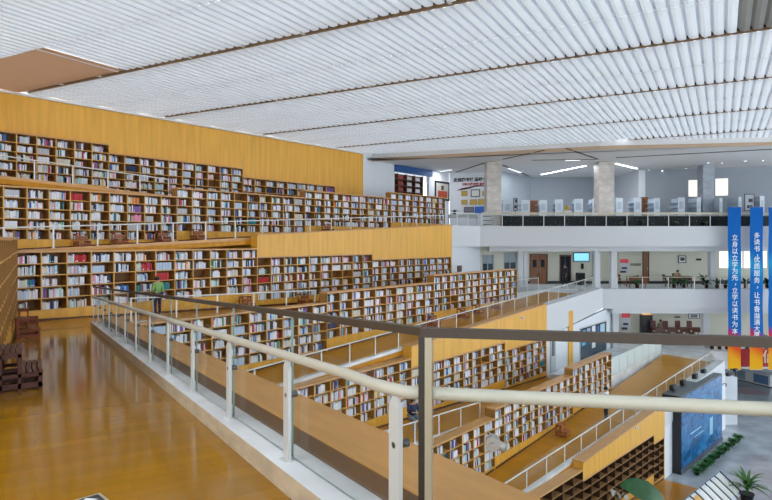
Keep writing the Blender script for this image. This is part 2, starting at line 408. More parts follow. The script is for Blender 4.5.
# ------------------------------------------------------------------ foreground walkway
A1 = 20.4
mb = MB()
def wp(a, out): q = Wk.p(a, -out); return q
def wbox(mb, a0, a1, o0, o1, b0, b1, t0, t1, mi=0):       # box in walkway frame: outward range, heights relative to eye
    mb.wedge(a0, a1, -o1, -o0, zz(b0), zz(b1), zz(t0), zz(t1), mi)
wbox(mb, -4, A1, -2.2, CURB+.3, wz(-4)-.2, wz(A1)-.2, wz(-4), wz(A1))
struct('floor', mb, [FLOORW], 'glossy plank floor of the foreground walkway', (0, 0, 0), Wk.rot, 'floor')
mb = MB()
p0 = Wk.p(A1, 1.9); p1 = Wk.p(A1, -CURB-.3); p2 = Wk.p(A1, -CURB-.77); s3 = T[3].s_px(88)
q4 = T[4].p(near_s(T[4], T[3].p(s3)), DEP); q3 = T[3].p(s3); q3l = T[3].p(T[3].s_px(-12))
mb.prism([tuple(v) for v in (p0, p1, p2, q4, q3, q3l)], zz(-2.84), zz(-2.622))
struct('floor', mb, [FLOORR], 'wooden landing floor at the far end of the walkway', None, None, 'floor')
mb = MB()
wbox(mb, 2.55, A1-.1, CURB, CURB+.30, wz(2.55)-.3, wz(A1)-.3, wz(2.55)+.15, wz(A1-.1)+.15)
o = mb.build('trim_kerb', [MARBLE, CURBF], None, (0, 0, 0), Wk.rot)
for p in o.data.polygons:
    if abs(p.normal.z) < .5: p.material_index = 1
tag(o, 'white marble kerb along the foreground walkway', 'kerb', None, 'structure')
mb = MB()
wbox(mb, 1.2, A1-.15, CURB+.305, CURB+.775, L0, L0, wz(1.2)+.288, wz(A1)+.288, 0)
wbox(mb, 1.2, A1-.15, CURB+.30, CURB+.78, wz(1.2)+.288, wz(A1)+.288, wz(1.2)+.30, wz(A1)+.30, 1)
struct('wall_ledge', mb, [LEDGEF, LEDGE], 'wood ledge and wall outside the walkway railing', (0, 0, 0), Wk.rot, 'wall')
# landing under the turn of the railing
mb = MB(); mb.prism([(.15, 2.55), (-1.2, 1.2), (-.5, -3), (5, -3), (5, 2.2), (.62, 2.62)], zz(-1.85), zz(-1.64))
struct('floor', mb, [FLOORW], 'wooden landing floor under the turn of the railing', None, None, 'floor')

# walkway railing: white posts and tube inside, glass with a bronze cap outside
t = thing('walkway_railing', 'foreground railing with cream handrail, grey posts and bronze-capped glass', 'railing', Wk.loc(0, -CURB, zz(-1.5)), Wk.rot)
def fl(a): return -SL*a
a_turn = 2.62
posts = [a_turn-.05+1.495*i for i in range(13)]
for i, a in enumerate(posts):
    mb = MB(); z0 = fl(a)+.15; z1 = fl(a)+.82
    mb.hexa([(a-.048, -.112, z0), (a+.048, -.112, z0), (a+.048, -.088, z0), (a-.048, -.088, z0), (a-.048, -.112, z1), (a+.048, -.112, z1), (a+.048, -.088, z1), (a-.048, -.088, z1)])
    mb.hexa([(a-.048, -.112, z1), (a+.048, -.112, z1), (a+.048, -.088, z1), (a-.048, -.088, z1), (a-.012, -.107, z1+.06), (a+.012, -.107, z1+.06), (a+.012, -.093, z1+.06), (a-.012, -.093, z1+.06)])
    mb.bev(a-.06, a+.06, -.14, -.06, z0-.005, z0+.012)
    pb = mb.build('post', STEELG, t)
    mb = MB(); zc = fl(a)+.62
    mb.tube([(a, -.11, zc), (a, -.172, zc)], .022, 10); mb.tube([(a, -.085, zc), (a, -.092, zc)], .016, 10)
    mb.tube([(a, -.15, zc-.005), (a+.06, -.15, zc-.005)], .018, 8)
    mb.build('clamp', CLAMPD, pb)
# handrail with the bend
RD = Vector((5.35, -1)).normalized()
R2 = Matrix.Rotation(-Wk.rot, 2); org = Wk.p(0, -CURB)
def wl(p): l = R2 @ (Vector(p)-org); return (l.x, l.y)
cor = Wk.p(a_turn, -CURB-.10); zc = fl(a_turn)+.90
cw = Vector((.045, 2.96))
path = []
for a in [posts[-1]+.1, 16, 12, 8, 5.5, 4, 3.1]:
    path.append((a, -.10, fl(a)+.90))
pa = Vector(wl(cw)); dirR = Vector(wl(cw+RD))-pa
for k, (u, v) in enumerate([(.22, 0), (.10, .01), (.0, .06), (0, .16)]):
    q = pa+Vector((1, 0))*u+dirR*v; path.append((q.x, q.y, fl(max(q.x, 2.55))+.90 if k < 2 else zc))
for L in (.5, 1.2, 2.2, 3.2): q = pa+dirR*L; path.append((q.x, q.y, zc))
mb = MB(); mb.tube(path, .032, 14); mb.build('handrail', RAILC, t)
# glass and bronze cap
gb = Vector(wl((.187, 2.87)))
gz = fl(gb.x)+1.2
for i in range(12):
    a0 = posts[i]+.06 if i else gb.x+.03; a1 = posts[i+1]+.052; mb = MB()
    mb.wedge(a0+.008, a1-.008, -.165, -.153, fl(a0)+.152, fl(a1)+.152, fl(a0)+1.2, fl(a1)+1.2); mb.mi[0] = mb.mi[3] = mb.mi[5] = 1; mb.build('glass_panel', [GLASS, GEDGE], t)
mb = MB(); ae = posts[-1]+.1
mb.wedge(gb.x, ae, -.182, -.137, fl(gb.x)+1.175, fl(ae)+1.175, fl(gb.x)+1.215, fl(ae)+1.215); mb.build('cap_rail', BRONZE, t)
nrm = Vector((-dirR.y, dirR.x))
def rbox(mb, u0, u1, v0, v1, z0, z1):
    P = [gb+dirR*u+nrm*v for u, v in ((u0, v0), (u1, v0), (u1, v1), (u0, v1))]
    mb.hexa([(p.x, p.y, z0) for p in P]+[(p.x, p.y, z1) for p in P])
mb = MB(); rbox(mb, -.02, 3.2, -.022, .022, gz-.028, gz+.016); mb.build('cap_rail', BRONZE, t)
zl = -1.64+1.5
mb = MB(); rbox(mb, -.03, -.002, -.02, .02, zl, gz-.028); mb.build('corner_post', POSTD, t)
mb = MB(); rbox(mb, .0, .034, -.02, .02, zl, gz-.028); mb.build('corner_post', BRONZEL, t)
for u0, u1 in ((.04, .338), (.346, 1.55), (1.558, 2.8)):
    mb = MB(); rbox(mb, u0, u1, -.006, .006, zl+.02, gz-.03); mb.mi[3] = mb.mi[5] = 1; mb.build('glass_panel', [GLASS, GEDGE], t)
mb = MB(); q = gb+dirR*.318; zk = -.945+1.5
mb.tube([tuple((q+nrm*.03).to_3d()+Vector((0, 0, zk))), tuple((q-nrm*.03).to_3d()+Vector((0, 0, zk)))], .034, 14)
mb.tube([tuple((q+nrm*.045).to_3d()+Vector((0, 0, zk))), tuple((q-nrm*.045).to_3d()+Vector((0, 0, zk)))], .012, 10)
q2 = q+dirR*.055
mb.tube([tuple((q).to_3d()+Vector((0, 0, zk))), tuple((q2).to_3d()+Vector((0, 0, zk-.02)))], .022, 10)
mb.build('clamp', mat('satin_clamp', (.30, .29, .27), .4, .3), t)

# ------------------------------------------------------------------ shell: ground, gold wall, white walls, slabs
mb = MB(); mb.box(-32, 48, -4, 64, -.3, 0); struct('floor', mb, [mat('ground_marble', (.40, .44, .48), .2, var=(.7, .7, .7, .22))], 'pale marble floor of the ground storey', None, None, 'floor')
g = T[1]; CZ = 6.2
sg0, sg1 = -16.0, g.s_px(363, DEP+.02)
mb = MB(); mb.box(0, sg1-sg0, 0, .3, 0, zz(CZ-.012)); mb.box(0, sg1-sg0, .3, .42, zz(CZ-.5), zz(CZ+.7), 1); struct('wall_left', mb, [GOLD, CEILW], 'tall gold wood wall behind the topmost bookcase row', g.loc(sg0, DEP+.01, 0), g.rot, 'wall')  # upstand behind the wall top is added, unseen, to block sky leaks
mb = MB(); mb.box(0, sg1-sg0, -.14, -.004, zz(CZ-.10), zz(CZ)-.005); struct('trim_cornice', mb, [CEILW], 'pale cornice strip between gold wall and ceiling', g.loc(sg0, DEP+.01, 0), g.rot, 'trim')
C3 = 5.75                                             # ceiling of the top storey rooms
sw1 = g.s_px(449, DEP+.02)
def wall2(name, a, b, z0, z1, m, label, th=.25, holes=()):
    """upright wall from plan point a to b (thickness behind), with rectangular openings (along0, along1, z0, z1)"""
    a = Vector(a); b = Vector(b); L = (b-a).length; r = math.atan2((b-a).y, (b-a).x); mb = MB()
    xs = sorted({0, L, *[h for q in holes for h in q[:2]]})
    for x0, x1 in zip(xs, xs[1:]):
        hs = [q for q in holes if q[0] <= x0+1e-6 and q[1] >= x1-1e-6]
        if hs:
            if hs[0][2] > z0+.01: mb.box(x0, x1, 0, th, z0, hs[0][2])
            mb.box(x0, x1, 0, th, hs[0][3], z1)
        else: mb.box(x0, x1, 0, th, z0, z1)
    return struct(name, mb, [m], label, (a.x, a.y, 0), r, 'wall')
# top storey
pA = g.p(sg1+.01, DEP+.01); pB = g.p(sw1, DEP+.01)
def along(px): return g.s_px(px, DEP+.01)-sg1-.01
d0, d1 = along(394.5), along(429)
wall2('wall_left', pA, pB, zz(L3), zz(C3+1.2), WALLW, 'white wall of the top storey beyond the gold wall', holes=[(d0, d1, zz(L3), zz((241-170.5)/F*44.5))])
cB = pB
tw = Vector((xat(500, 49.5), 49.5)); wall2('wall_back', pB+Vector((.05, .0)), tw, zz(L3), zz(C3), WALLC if False else WALLW, 'white wall of honours at the back of the top storey')
c1 = Vector((xat(531, 54), 54)); wall2('wall_back', tw+Vector((.02, .02)), c1, zz(L3), zz(C3), WALLB, 'grey blue side wall receding behind the marble column')
c2 = Vector((xat(645, 54), 54)); wall2('wall_back', c1+Vector((.02, 0)), c2, zz(L3), zz(C3), WALLB, 'grey blue back wall of the top storey')
c3 = Vector((xat(645, 49), 49)); c4 = Vector((xat(800, 45.5), 45.5))
wh = lambda p: (Vector((xat(p[0], p[1]), p[1]))-c3).length
D = (c4-c3).normalized()
def hit(px):                                          # along-distance on the right wall seen at a pixel column
    q = (px-HX)/F; return (q*c3.y-c3.x)/(D.x-q*D.y)
Yh = lambda px: (c3+D*hit(px)).y
win = [(hit(688), hit(700.5), zat(197, Yh(694)), zat(179.5, Yh(694))), (hit(715), hit(729), zat(196, Yh(722)), zat(178, Yh(722)))]
wall2('wall_right', c3, c4, zz(L3), zz(C3+.2), WALLB, 'grey blue right wall of the top storey with two bright windows', holes=win)
for k, w in enumerate(win):
    mb = MB(); mb.box(w[0]-.03, w[1]+.03, .10, .13, w[2]-.03, w[3]+.03)
    o = struct(f'window_{k+1}', mb, [mat('frosted_window', (.8, .76, .68), .6, emit=(1, .9, .78, .9))], ['bright frosted window left of the grey column on the top storey', 'bright frosted window right of the grey column on the top storey'][k], (c3.x, c3.y, 0), math.atan2(D.y, D.x), 'window')
    mb = MB(); mb.box(w[0], w[1], .06, .1, w[2], w[2]+.05); mb.box(w[0], w[1], .06, .1, w[3]-.05, w[3]); mb.box(w[0], w[0]+.05, .06, .1, w[2], w[3]); mb.box(w[1]-.05, w[1], .06, .1, w[2], w[3])
    mb.build('window_frame', WHITE, o)
mb = MB(); mb.box(-.55, 0, -.0, 5.2, zz(L3), zz(C3)); struct('wall_pilaster', mb, [WALLW], 'white wall end standing out on the top storey', (c3.x-.01, c3.y-.1, 0), 0, 'wall')

# unseen wall behind the viewer; its window band is added for fill daylight
q0 = g.p(sg0, DEP+.3)
zw0, zw1 = zz(-2.2), zz(CZ-.7)
mb = MB(); mb.box(q0.x-.2, 46, -6.3, -6, 0, zw0); mb.box(q0.x-.2, 46, -6.3, -6, zw1, zz(CZ+.4)); mb.box(q0.x-.2, -5, -6.3, -6, zw0, zw1)
x = -5.0
while x < 46: mb.box(x, x+.15, -6.25, -6.05, zw0, zw1); x += 2.4
struct('wall_near', mb, [WALLC], 'cream wall of the hall behind the viewer with window openings added for fill light', None, None, 'wall')
# slabs
eR = 46
bk3 = T[3].p(T[3].s_px(452.5), DEP)
e2 = T[2].p(T[2].s_px(446), 0)
s1e = T[1].s_Y(42.05); e1 = T[1].p(s1e, 0)
mb = MB(); mb.prism([tuple(v) for v in (bk3+Vector((.02, .02)), (6.6, 42), (eR, 42), (eR, 60), (-6, 60), pB+Vector((-2.5, 3)), g.p(sg1+.3, DEP+.3), e1, e2)], zz(L3-1.42), zz(L3))
struct('floor', mb, [WHITE], 'white balcony slab of the top storey', None, None, 'floor')
p3 = T[3].p(T[3].s_px(452.5), 0); p4 = T[4].p(T[4].s_px(517.5), 0)
p4e = T[4].p(T[4].s_Y(42.25), 0); p5e = T[5].p(T[5].s_Y(42.45), DEP)
mb = MB(); mb.prism([tuple(v) for v in (p3, p4+Vector((-.3, .1)), p4e+Vector((-.2, .05)), p5e, p5e+Vector((.4, 0)), (eR, 42.5), (eR, 60), (0, 60), (2, 46))], zz(L2-1.40), zz(L2))
struct('floor', mb, [WHITE], 'white balcony slab of the middle storey', None, None, 'floor')
p5 = T[5].p(T[5].s_px(547), 0); p6 = T[6].p(T[6].s_px(612), 0)
p6e = T[6].p(T[6].s_Y(42.25), 0); p7e = T[7].p(T[7].s_px(725), DEP)
mb = MB(); mb.prism([tuple(v) for v in (p5+Vector((.05, .1)), p6+Vector((-.3, .1)), p6e+Vector((-.2, .05)), p7e, (22.9, 42.5), (eR, 42.5), (eR, 60), (0, 60), (4, 46))], zz(L1-1.25), zz(L1))
struct('floor', mb, [MARBLE], 'pale marble floor slab of the lower storey', None, None, 'floor')
# soffit beams along the balcony fronts
for k, (lv, xa) in enumerate(((L3-1.42, 7.4), (L2-1.40, 16.2))):
    mb = MB(); mb.box(xa, eR, 42.9, 43.3, zz(lv-.36), zz(lv)-.004); struct('trim_beam', mb, [WHITE], ['white beam under the top storey balcony', 'white beam under the middle storey balcony'][k], None, None, 'trim')
# ------------------------------------------------------------------ slatted ceiling
jx = Vector((.872, -.489)).normalized(); jy = Vector((-jx.y, jx.x)); JR = math.atan2(jx.y, jx.x)
def J(p): return Vector((jx.dot(p), jy.dot(p)))
edge = [J(Vector(q)) for q in ((-20, 51.0), (-1.9, 43.35), (13.3, 37.4), (23.1, 35.9), (48, 33.8))]
def y_edge(x):
    for a, b in zip(edge, edge[1:]):
        if x <= b.x: return a.y+(b.y-a.y)*(x-a.x)/(b.x-a.x)
    return edge[-1].y
wa, wb = J(g.p(0, DEP+.02)), J(g.p(40, DEP+.02))
def y_wall(x): return wa.y+(wb.y-wa.y)*(x-wa.x)/(wb.x-wa.x)
J0, JS = 14.55, 6.25
mb = MB(); rows = []
k = -3
while True:
    yj = J0+JS*k; rows.append((yj+.13, yj+JS/2-.02)); rows.append((yj+JS/2+.02, yj+JS-.13))
    if yj > 48: break
    k += 1
SP = .335; CH = zz(CZ)
nx = int((46+42)/SP); shade_facets = []
for i in range(nx):
    x = -42+i*SP
    ylim = min(y_edge(x), y_wall(x)+.28)
    for y0, y1 in rows:
        a, b = y0, min(y1, ylim)
        wx, wy = jx.x*x+jy.x*a, jx.y*x+jy.y*a
        if b-a < .05 or jx.y*x+jy.y*b < -6: continue
        mi = 0
        if abs(y0-(J0-JS/2+.02)) < .1 and x < -19.2: mi = 1
        if abs(y0-(J0+JS/2+.02)) < .1 and x > .25: mi = 2
        # arched blade: three facets, left edge high, right edge low and overlapping the next blade
        if mi == 1: pr = [(-.17, .02), (0, .03), (.16, .02)]
        else: pr = [(-.166, .16), (-.085, .025), (.02, .0), (.155, .012), (.168, .165)]
        vs = [(x+u, yy, CH+w) for yy in (a, b) for u, w in pr]+[(x+u, yy, CH+w+.012) for yy in (a, b) for u, w in pr]
        m_ = len(pr); fs = []
        for q in range(m_-1):
            fs.append((q, m_+q, m_+q+1, q+1)); fs.append((2*m_+q, 2*m_+q+1, 3*m_+q+1, 3*m_+q))
            if mi == 0: shade_facets += [len(mb.f)+2*q, len(mb.f)+2*q+1] if q in (0, m_-2) else []
        fs += [(0, 2*m_, 3*m_, m_), (m_-1, 2*m_-1, 4*m_-1, 3*m_-1)]
        for e_ in (0, 1):
            o_ = e_*m_
            for q in range(m_-1): fs.append((o_+q, o_+q+1, 2*m_+o_+q+1, 2*m_+o_+q))
        mb.add(vs, fs, mi)
for k in range(-3, 6):
    yh = J0+JS*(k+.5)
    if yh < 44: mb.box(-44, 46, yh-.019, yh+.019, CH+.03, CH+.26, 4)
for q in shade_facets: mb.mi[q] = 4  # shaded stripe put into the material: steep facets pass less light
mb.box(-19.40, -19.36, J0-JS/2+.02, J0-.13, CH-.004, CH+.24, 3)
struct('ceiling', mb, [SLAT, SLATT, SLATG, CEILW, slat_mat('slat_shade_joint', (.84, .86, .89), .22)], 'white slatted ceiling in long bands of curved blades', (0, 0, 0), JR, 'ceiling')
for k in range(0, 6):
    y = J0+JS*(k-1)
    xs = [x*.5 for x in range(-84, 92) if min(y_edge(x*.5), y_wall(x*.5)) > y+.2 and jx.y*x*.5+jy.y*y > -5]
    if not xs: continue
    mb = MB(); x0, x1 = xs[0], xs[-1]
    mb.box(x0, x1, y-.13, y-.10, CH+.06, CH+.42, 0); mb.box(x0, x1, y+.09, y+.13, CH+.02, CH+.14, 1); mb.box(x0, x1, y+.09, y+.13, CH+.145, CH+.42, 0); mb.box(x0, x1, y-.13, y+.13, CH+.42, CH+.46, 0)
    i = x0
    while i < x1: mb.box(i, i+.09, y-.1, y+.1, CH+.04, CH+.08, 2); i += 2.4
    struct('trim_joint', mb, [DKC, TANC, CEILW], f'dark lighting channel across the slatted ceiling, {ORD[k]} from the near end', (0, 0, 0), JR, 'trim')
# fascia along the ceiling edge and the plain ceiling of the top storey behind it
ep = [Vector((q.x*jx.x+q.y*jy.x, q.x*jx.y+q.y*jy.y)) for q in edge]
ep[0] = ep[1]+(ep[0]-ep[1])*.02
mb = MB()
for a, b in zip(ep, ep[1:]):
    d = (b-a).normalized(); n_ = Vector((-d.y, d.x))
    P = [a, b, b+n_*.18, a+n_*.18]
    mb.hexa([(p.x, p.y, zz(C3)) for p in P]+[(p.x, p.y, zz(CZ+.5)) for p in P], 0)
    P = [a-n_*.05, b-n_*.05, b, a]
    mb.hexa([(p.x, p.y, zz(C3-.05)) for p in P]+[(p.x, p.y, zz(C3+.17)) for p in P], 1)
struct('trim_fascia', mb, [CEILW, mat('tan_fascia', (.50, .36, .24), .6)], 'pale fascia with tan strip at the far edge of the slatted ceiling', None, None, 'trim')
mb = MB(); mb.prism([tuple(v) for v in ep]+[(48, 60), (-6, 60), tuple(g.p(sg1+.2, DEP+.4))], zz(C3), zz(C3+.12)); struct('ceiling', mb, [CEILW], 'plain white ceiling over the top storey rooms', None, None, 'ceiling')

# ------------------------------------------------------------------ columns
def column(px0, px1, Y, z0, z1, m, label, sw=.25):
    w = (px1-px0)/F*Y; t = thing('column', label, 'column', (xat((px0+px1)/2, Y), Y+w/2, z0), 0, 'columns of the balconies')
    mb = MB(); mb.bev(-w/2, w/2, -w/2, w/2, 0, z1-z0-.002, .03); mb.build('shaft', m, t)
    mb = MB(); mb.bev(-w/2-.03, w/2+.03, -w/2-.03, w/2+.03, .001, .15, .02); mb.build('base', m, t)
column(486.5, 501.5, 43.3, zz(L3), zz(C3), MARBC, 'beige marble column left on the top storey balcony')
column(599, 614.5, 43.3, zz(L3), zz(C3), MARBC, 'beige marble column in the middle of the top storey balcony')
column(703, 714.5, 45.3, zz(L3), zz(C3), mat('column_grey', (.36, .40, .46), .4, var=(1.5, 1.5, 2.5, .2)), 'grey column between the two bright windows')
column(594.5, 600.5, 43.6, zz(L2), zz(L3-1.425), WHITE, 'slim white column right of the hanging screen')
column(611, 617, 43.6, zz(L2), zz(L3-1.425), WHITE, 'slim white column left of the upper red poster')
column(710.5, 716.5, 43.9, zz(L2), zz(L3-1.425), WHITE, 'slim white column left of the banners, middle storey')
column(613, 619, 43.6, zz(L1), zz(L2-1.405), WHITE, 'slim white column left of the lower red poster')
column(703.5, 709.5, 43.7, zz(L1), zz(L2-1.405), WHITE, 'white column on the lower storey near the banners')

# ------------------------------------------------------------------ balcony railings
class Flat(Frame): pass
FX = Frame((1, 0), 42.0)
def flat(z): return lambda s: z
t = railing(FX, 6.7, 33, .12, flat(L3), 'glass railing with beige cap along the front of the top balcony', 1.5, hh=.84, gh=.80, kerb=False, group='balcony railings')
mb = MB(); mb.box(0, 26.3, -.06, .10, .86, .96); mb.build('cap_rail', BEIGE, t)
railing(FX, 16.4, 33, .65, flat(L2), 'glass railing along the front of the middle balcony', 1.9, hh=.84, gh=1.05, kerb=False, handm=BEIGE, group='balcony railings')
railing(FX, 24.4, 33, .65, flat(L1), 'glass railing along the front of the lower balcony', 1.9, hh=.86, gh=1.05, kerb=False, handm=BEIGE, group='balcony railings')
# return of the top balcony railing towards the gold terrace
fr = Frame(Vector((6.6, 42))-bk3, 0); o_ = fr.m.dot(bk3); fr.off = o_
railing(fr, fr.u.dot(bk3)+.1, fr.u.dot(Vector((6.6, 42)))-.05, .12, flat(L3), 'short glass railing at the left corner of the top balcony', 1.4, kerb=False, group='balcony railings')
# short rail at the end of ramp 3 on the middle storey, and frosted glass wall beside the lowest ramp
fr = Frame(p4e-p4, 0); fr.off = fr.m.dot(p4)
a0 = fr.u.dot(p4); railing(fr, a0+.15, a0+3.6, -.12+.3, flat(L2), 'white railing on the middle storey behind the ramp end', 1.5, kerb=False, group='balcony railings')
fr = Frame(p6e-p6, 0); fr.off = fr.m.dot(p6); a0 = fr.u.dot(p6)
railing(fr, a0+.15, fr.u.dot(p6e)-.2, -.12+.3, flat(L1), 'frosted glass railing on the lower storey above the wooden ramp', 1.5, kerb=False, handm=STEELG, glassm=FROST, group='balcony railings')
# ------------------------------------------------------------------ walls of the lower storeys
YB = 48.0
v0 = bk3+Vector((.05, .12)); v1 = Vector((xat(480, 44.7), 44.7)); v2 = Vector((xat(517.5, 44.7), 44.7))
zt2 = zz(L3-1.425)
wall2('wall_left', v0, v1, zz(L2), zt2, WALLW, 'white oblique wall under the left corner of the top balcony')
hw = [(xat(a, 44.7)-v1.x, xat(b, 44.7)-v1.x, zz(L2)+.9, zat(c, 44.7)) for a, b, c in ((482, 493.5, 254.5), (503.5, 516.5, 252.5))]
wall2('wall_front', v1+Vector((.01, 0)), v2, zz(L2), zt2, WALLC, 'pale office wall with two windows on the middle storey', holes=hw)
WGL = mat('office_glass', (.03, .06, .09), .1); WGB = mat('office_blind', (.25, .33, .38), .3)
for k, w in enumerate(hw):
    mb = MB(); x0, x1 = v1.x+w[0]+.012, v1.x+w[1]-.002
    mb.box(x0, x1, 44.8, 44.82, w[2], w[2]+(w[3]-w[2])*.55, 0); mb.box(x0, x1, 44.8, 44.82, w[2]+(w[3]-w[2])*.55, w[3], 1)
    o = struct(f'window_{k+3}', mb, [WGL, WGB], ['narrow office window at the far left of the middle storey', 'wider office window left of the brown door'][k], None, None, 'window')
    mb = MB()
    for a, b in ((x0, x0+.06), (x1-.06, x1), ((x0+x1)/2-.03, (x0+x1)/2+.03)): mb.box(a, b, 44.74, 44.798, w[2], w[3])
    mb.box(x0, x1, 44.74, 44.798, w[3]-.07, w[3]); mb.box(x0, x1, 44.74, 44.798, w[2], w[2]+.06); mb.build('window_frame', mat('grey_frame', (.35, .38, .40), .4), o)
column(517.8, 523, 44.5, zz(L2), zt2, WHITE, 'left of two white pilasters beside the brown door')
column(523.6, 527.5, 44.6, zz(L2), zt2, WHITE, 'right of two white pilasters beside the brown door')
w5 = (xat(719, YB), xat(768, YB), zat(268, YB), zat(250.5, YB))
wall2('wall_back', (xat(519, YB), YB), (eR, YB), zz(L2), zt2, WALLC, 'cream back wall of the middle storey', holes=[(w5[0]-xat(519, YB), w5[1]-xat(519, YB), w5[2], w5[3])])
mb = MB(); mb.box(w5[0], w5[1], YB+.1, YB+.14, w5[2], w5[3]); o = struct('window_5', mb, [MATS['frosted_window']], 'bright window behind the blue banners on the middle storey', None, None, 'window')
mb = MB(); n_ = 4
for i in range(n_+1): x = w5[0]+(w5[1]-w5[0])*i/n_; mb.box(x-.04, x+.04, YB+.03, YB+.098, w5[2], w5[3])
mb.build('window_frame', WHITE, o)
# baseboards
mb = MB(); mb.box(xat(519, YB), eR, YB-.02, YB-.002, zz(L2), zz(L2)+.22); struct('baseboard_back', mb, [BLACK], 'black baseboard along the middle storey wall', None, None, 'baseboard')
# lower storey: wall under the fascia of the ramp, then the back wall
f5 = T[5]; sA = f5.s_px(547)+.12; pa_ = f5.p(sA, .06); pb_ = f5.p(f5.s_px(612.5), .06)
sl = (zz(L2-1.35)-zz(-5.62))
L_ = (pb_-pa_).length
mb = MB(); mb.wedge(0, L_, 0, .25, zz(L1), zz(L1), zz(-5.63), zz(L2-1.405)); struct('wall_left', mb, [WALLW], 'white wall of the lower storey under the sloping fascia', (pa_.x, pa_.y, 0), f5.rot, 'wall')
wall2('wall_back', (xat(606, YB), YB), (eR, YB), zz(L1), zz(L2-1.405), WALLC, 'cream back wall of the lower storey')
wall2('wall_back', (-5, 58), (eR, 58), 0, zz(L1-1.255), WALLW, 'white back wall of the ground storey')
f7 = T[7]; s7 = f7.s_px(664)+.11
mb = MB(); mb.wedge(0, f7.s_px(726)-s7, .04, .40, 0, 0, zz(-9.52), zz(-9.30)); struct('wall_ground', mb, [WALLW], 'white ground storey wall behind the blue screen', f7.loc(s7, 0, 0), f7.rot, 'wall')
# side of the hall under the gold wall's far end, closing the view between storeys
wall2('wall_back', T[3].p(T[3].s_px(452.5), DEP+.3), g.p(sg1+.2, DEP+.6), 0, zz(L3-1.43), WALLW, 'white wall under the end of the upper ramps')

# ------------------------------------------------------------------ doors on the walls
def wdoor(name, px0, px1, pytop, zfloor, Y, m, label, double=True, glass=True):
    x0, x1, z1 = xat(px0, Y), xat(px1, Y), zat(pytop, Y); w = x1-x0; h = z1-zfloor
    o = bpy.data.objects.new(name, None); C.objects.link(o); o.location = (x0, Y, zfloor); tag(o, label, 'door', None, 'structure')
    mb = MB(); mb.box(-.08, 0, -.06, -.004, .002, h+.08); mb.box(w, w+.08, -.06, -.004, .002, h+.08); mb.box(-.08, w+.08, -.06, -.004, h, h+.08); mb.build('door_frame', DKW, o)
    n = 2 if double else 1
    for i in range(n):
        a, b = w*i/n+.01, w*(i+1)/n-.01; mb = MB(); mb.bev(a, b, -.045, -.006, .005, h-.01, .01); l = mb.build('door_leaf', m, o)
        if glass: mb = MB(); mb.box(a+.25*(b-a), a+.75*(b-a), -.052, -.046, h*.58, h*.84); mb.build('door_glass', DKGL, l)
        mb = MB(); xh = b-.07 if i == 0 else a+.07; mb.tube([(xh, -.08, h*.4), (xh, -.08, h*.52)], .015, 6); mb.build('handle', CHROME, l)
    return o
wdoor('door_1', 530.5, 546.5, 255, zz(L2)+.002, YB, BRNW, 'brown wooden double door on the middle storey')
wdoor('door_2', 643.5, 648, 251.5, zz(L2)+.002, YB, BRNW, 'narrow brown door edge right of the upper red poster', False, False)
wdoor('door_3', 560.5, 570, 256, zz(L2)+.002, YB, DKGL, 'dark doorway behind the walking person', True, False)
wdoor('door_4', 593.3, 596.2, 255, zz(L2)+.002, YB, BRNW, 'narrow brown door strip beside the slim column', False, False)
# doors in the oblique lower wall
def odoor(name, px0, px1, h, m, label, cat, kind):
    a0, a1 = f5.s_px(px0, .055), f5.s_px(px1, .055); L = a1-a0
    o = bpy.data.objects.new(name, None); C.objects.link(o); o.location = f5.loc(a0, .055, zz(L1)+.002); o.rotation_euler = (0, 0, f5.rot); tag(o, label, cat, None, kind)
    mb = MB(); mb.box(0, .06, -.05, -.002, 0, h); mb.box(L-.06, L, -.05, -.002, 0, h); mb.box(0, L, -.05, -.002, h, h+.07); mb.build('door_frame', STEELG, o)
    mb = MB(); mb.bev(.065, L-.065, -.04, -.004, .01, h-.005, .008); lf = mb.build('door_leaf', m, o)
    return o, L, lf
o, L, lf = odoor('door_5', 550, 555, 2.15, mat('pale_door', (.55, .62, .66), .4), 'pale grey door with a tall glass pane on the lower storey', 'door', 'structure')
mb = MB(); mb.box(.16, L-.14, -.048, -.041, .95, 1.95); mb.build('door_glass', mat('smoky_pane', (.16, .17, .17), .2), lf)
mb = MB(); mb.tube([(.12, -.07, .95), (.12, -.07, 1.1)], .015, 6); mb.build('handle', CHROME, lf)
a0, a1 = f5.s_px(567.8, .055), f5.s_px(572.3, .055)
mb = MB(); mb.box(0, a1-a0, -.06, -.003, 0, 3.4); struct('trim_board', mb, [GOLD], 'tall gold wood board on the white lower wall', f5.loc(a0, .055, zz(L1)+.003), f5.rot, 'trim')
o, L, lf = odoor('glass_partition', 579.5, 606, 2.05, WGL, 'dark glass partition hung with blue and white posters', 'partition', None)
for i, (u, w, z0, z1, m) in enumerate(((.06, .13, .9, 1.9, mat('poster_blue', (.12, .42, .68), .4)), (.24, .12, 1.1, 1.95, mat('poster_lilac', (.35, .40, .58), .4)), (.42, .13, .5, 2.0, PAPER), (.6, .1, 1.0, 1.9, mat('poster_navy', (.05, .10, .30), .4)), (.74, .18, 1.25, 1.95, mat('poster_sky', (.40, .62, .72), .4)))):
    mb = MB(); mb.box(L*u, L*(u+w), -.052, -.044, z0, z1); mb.build('poster', m, lf)

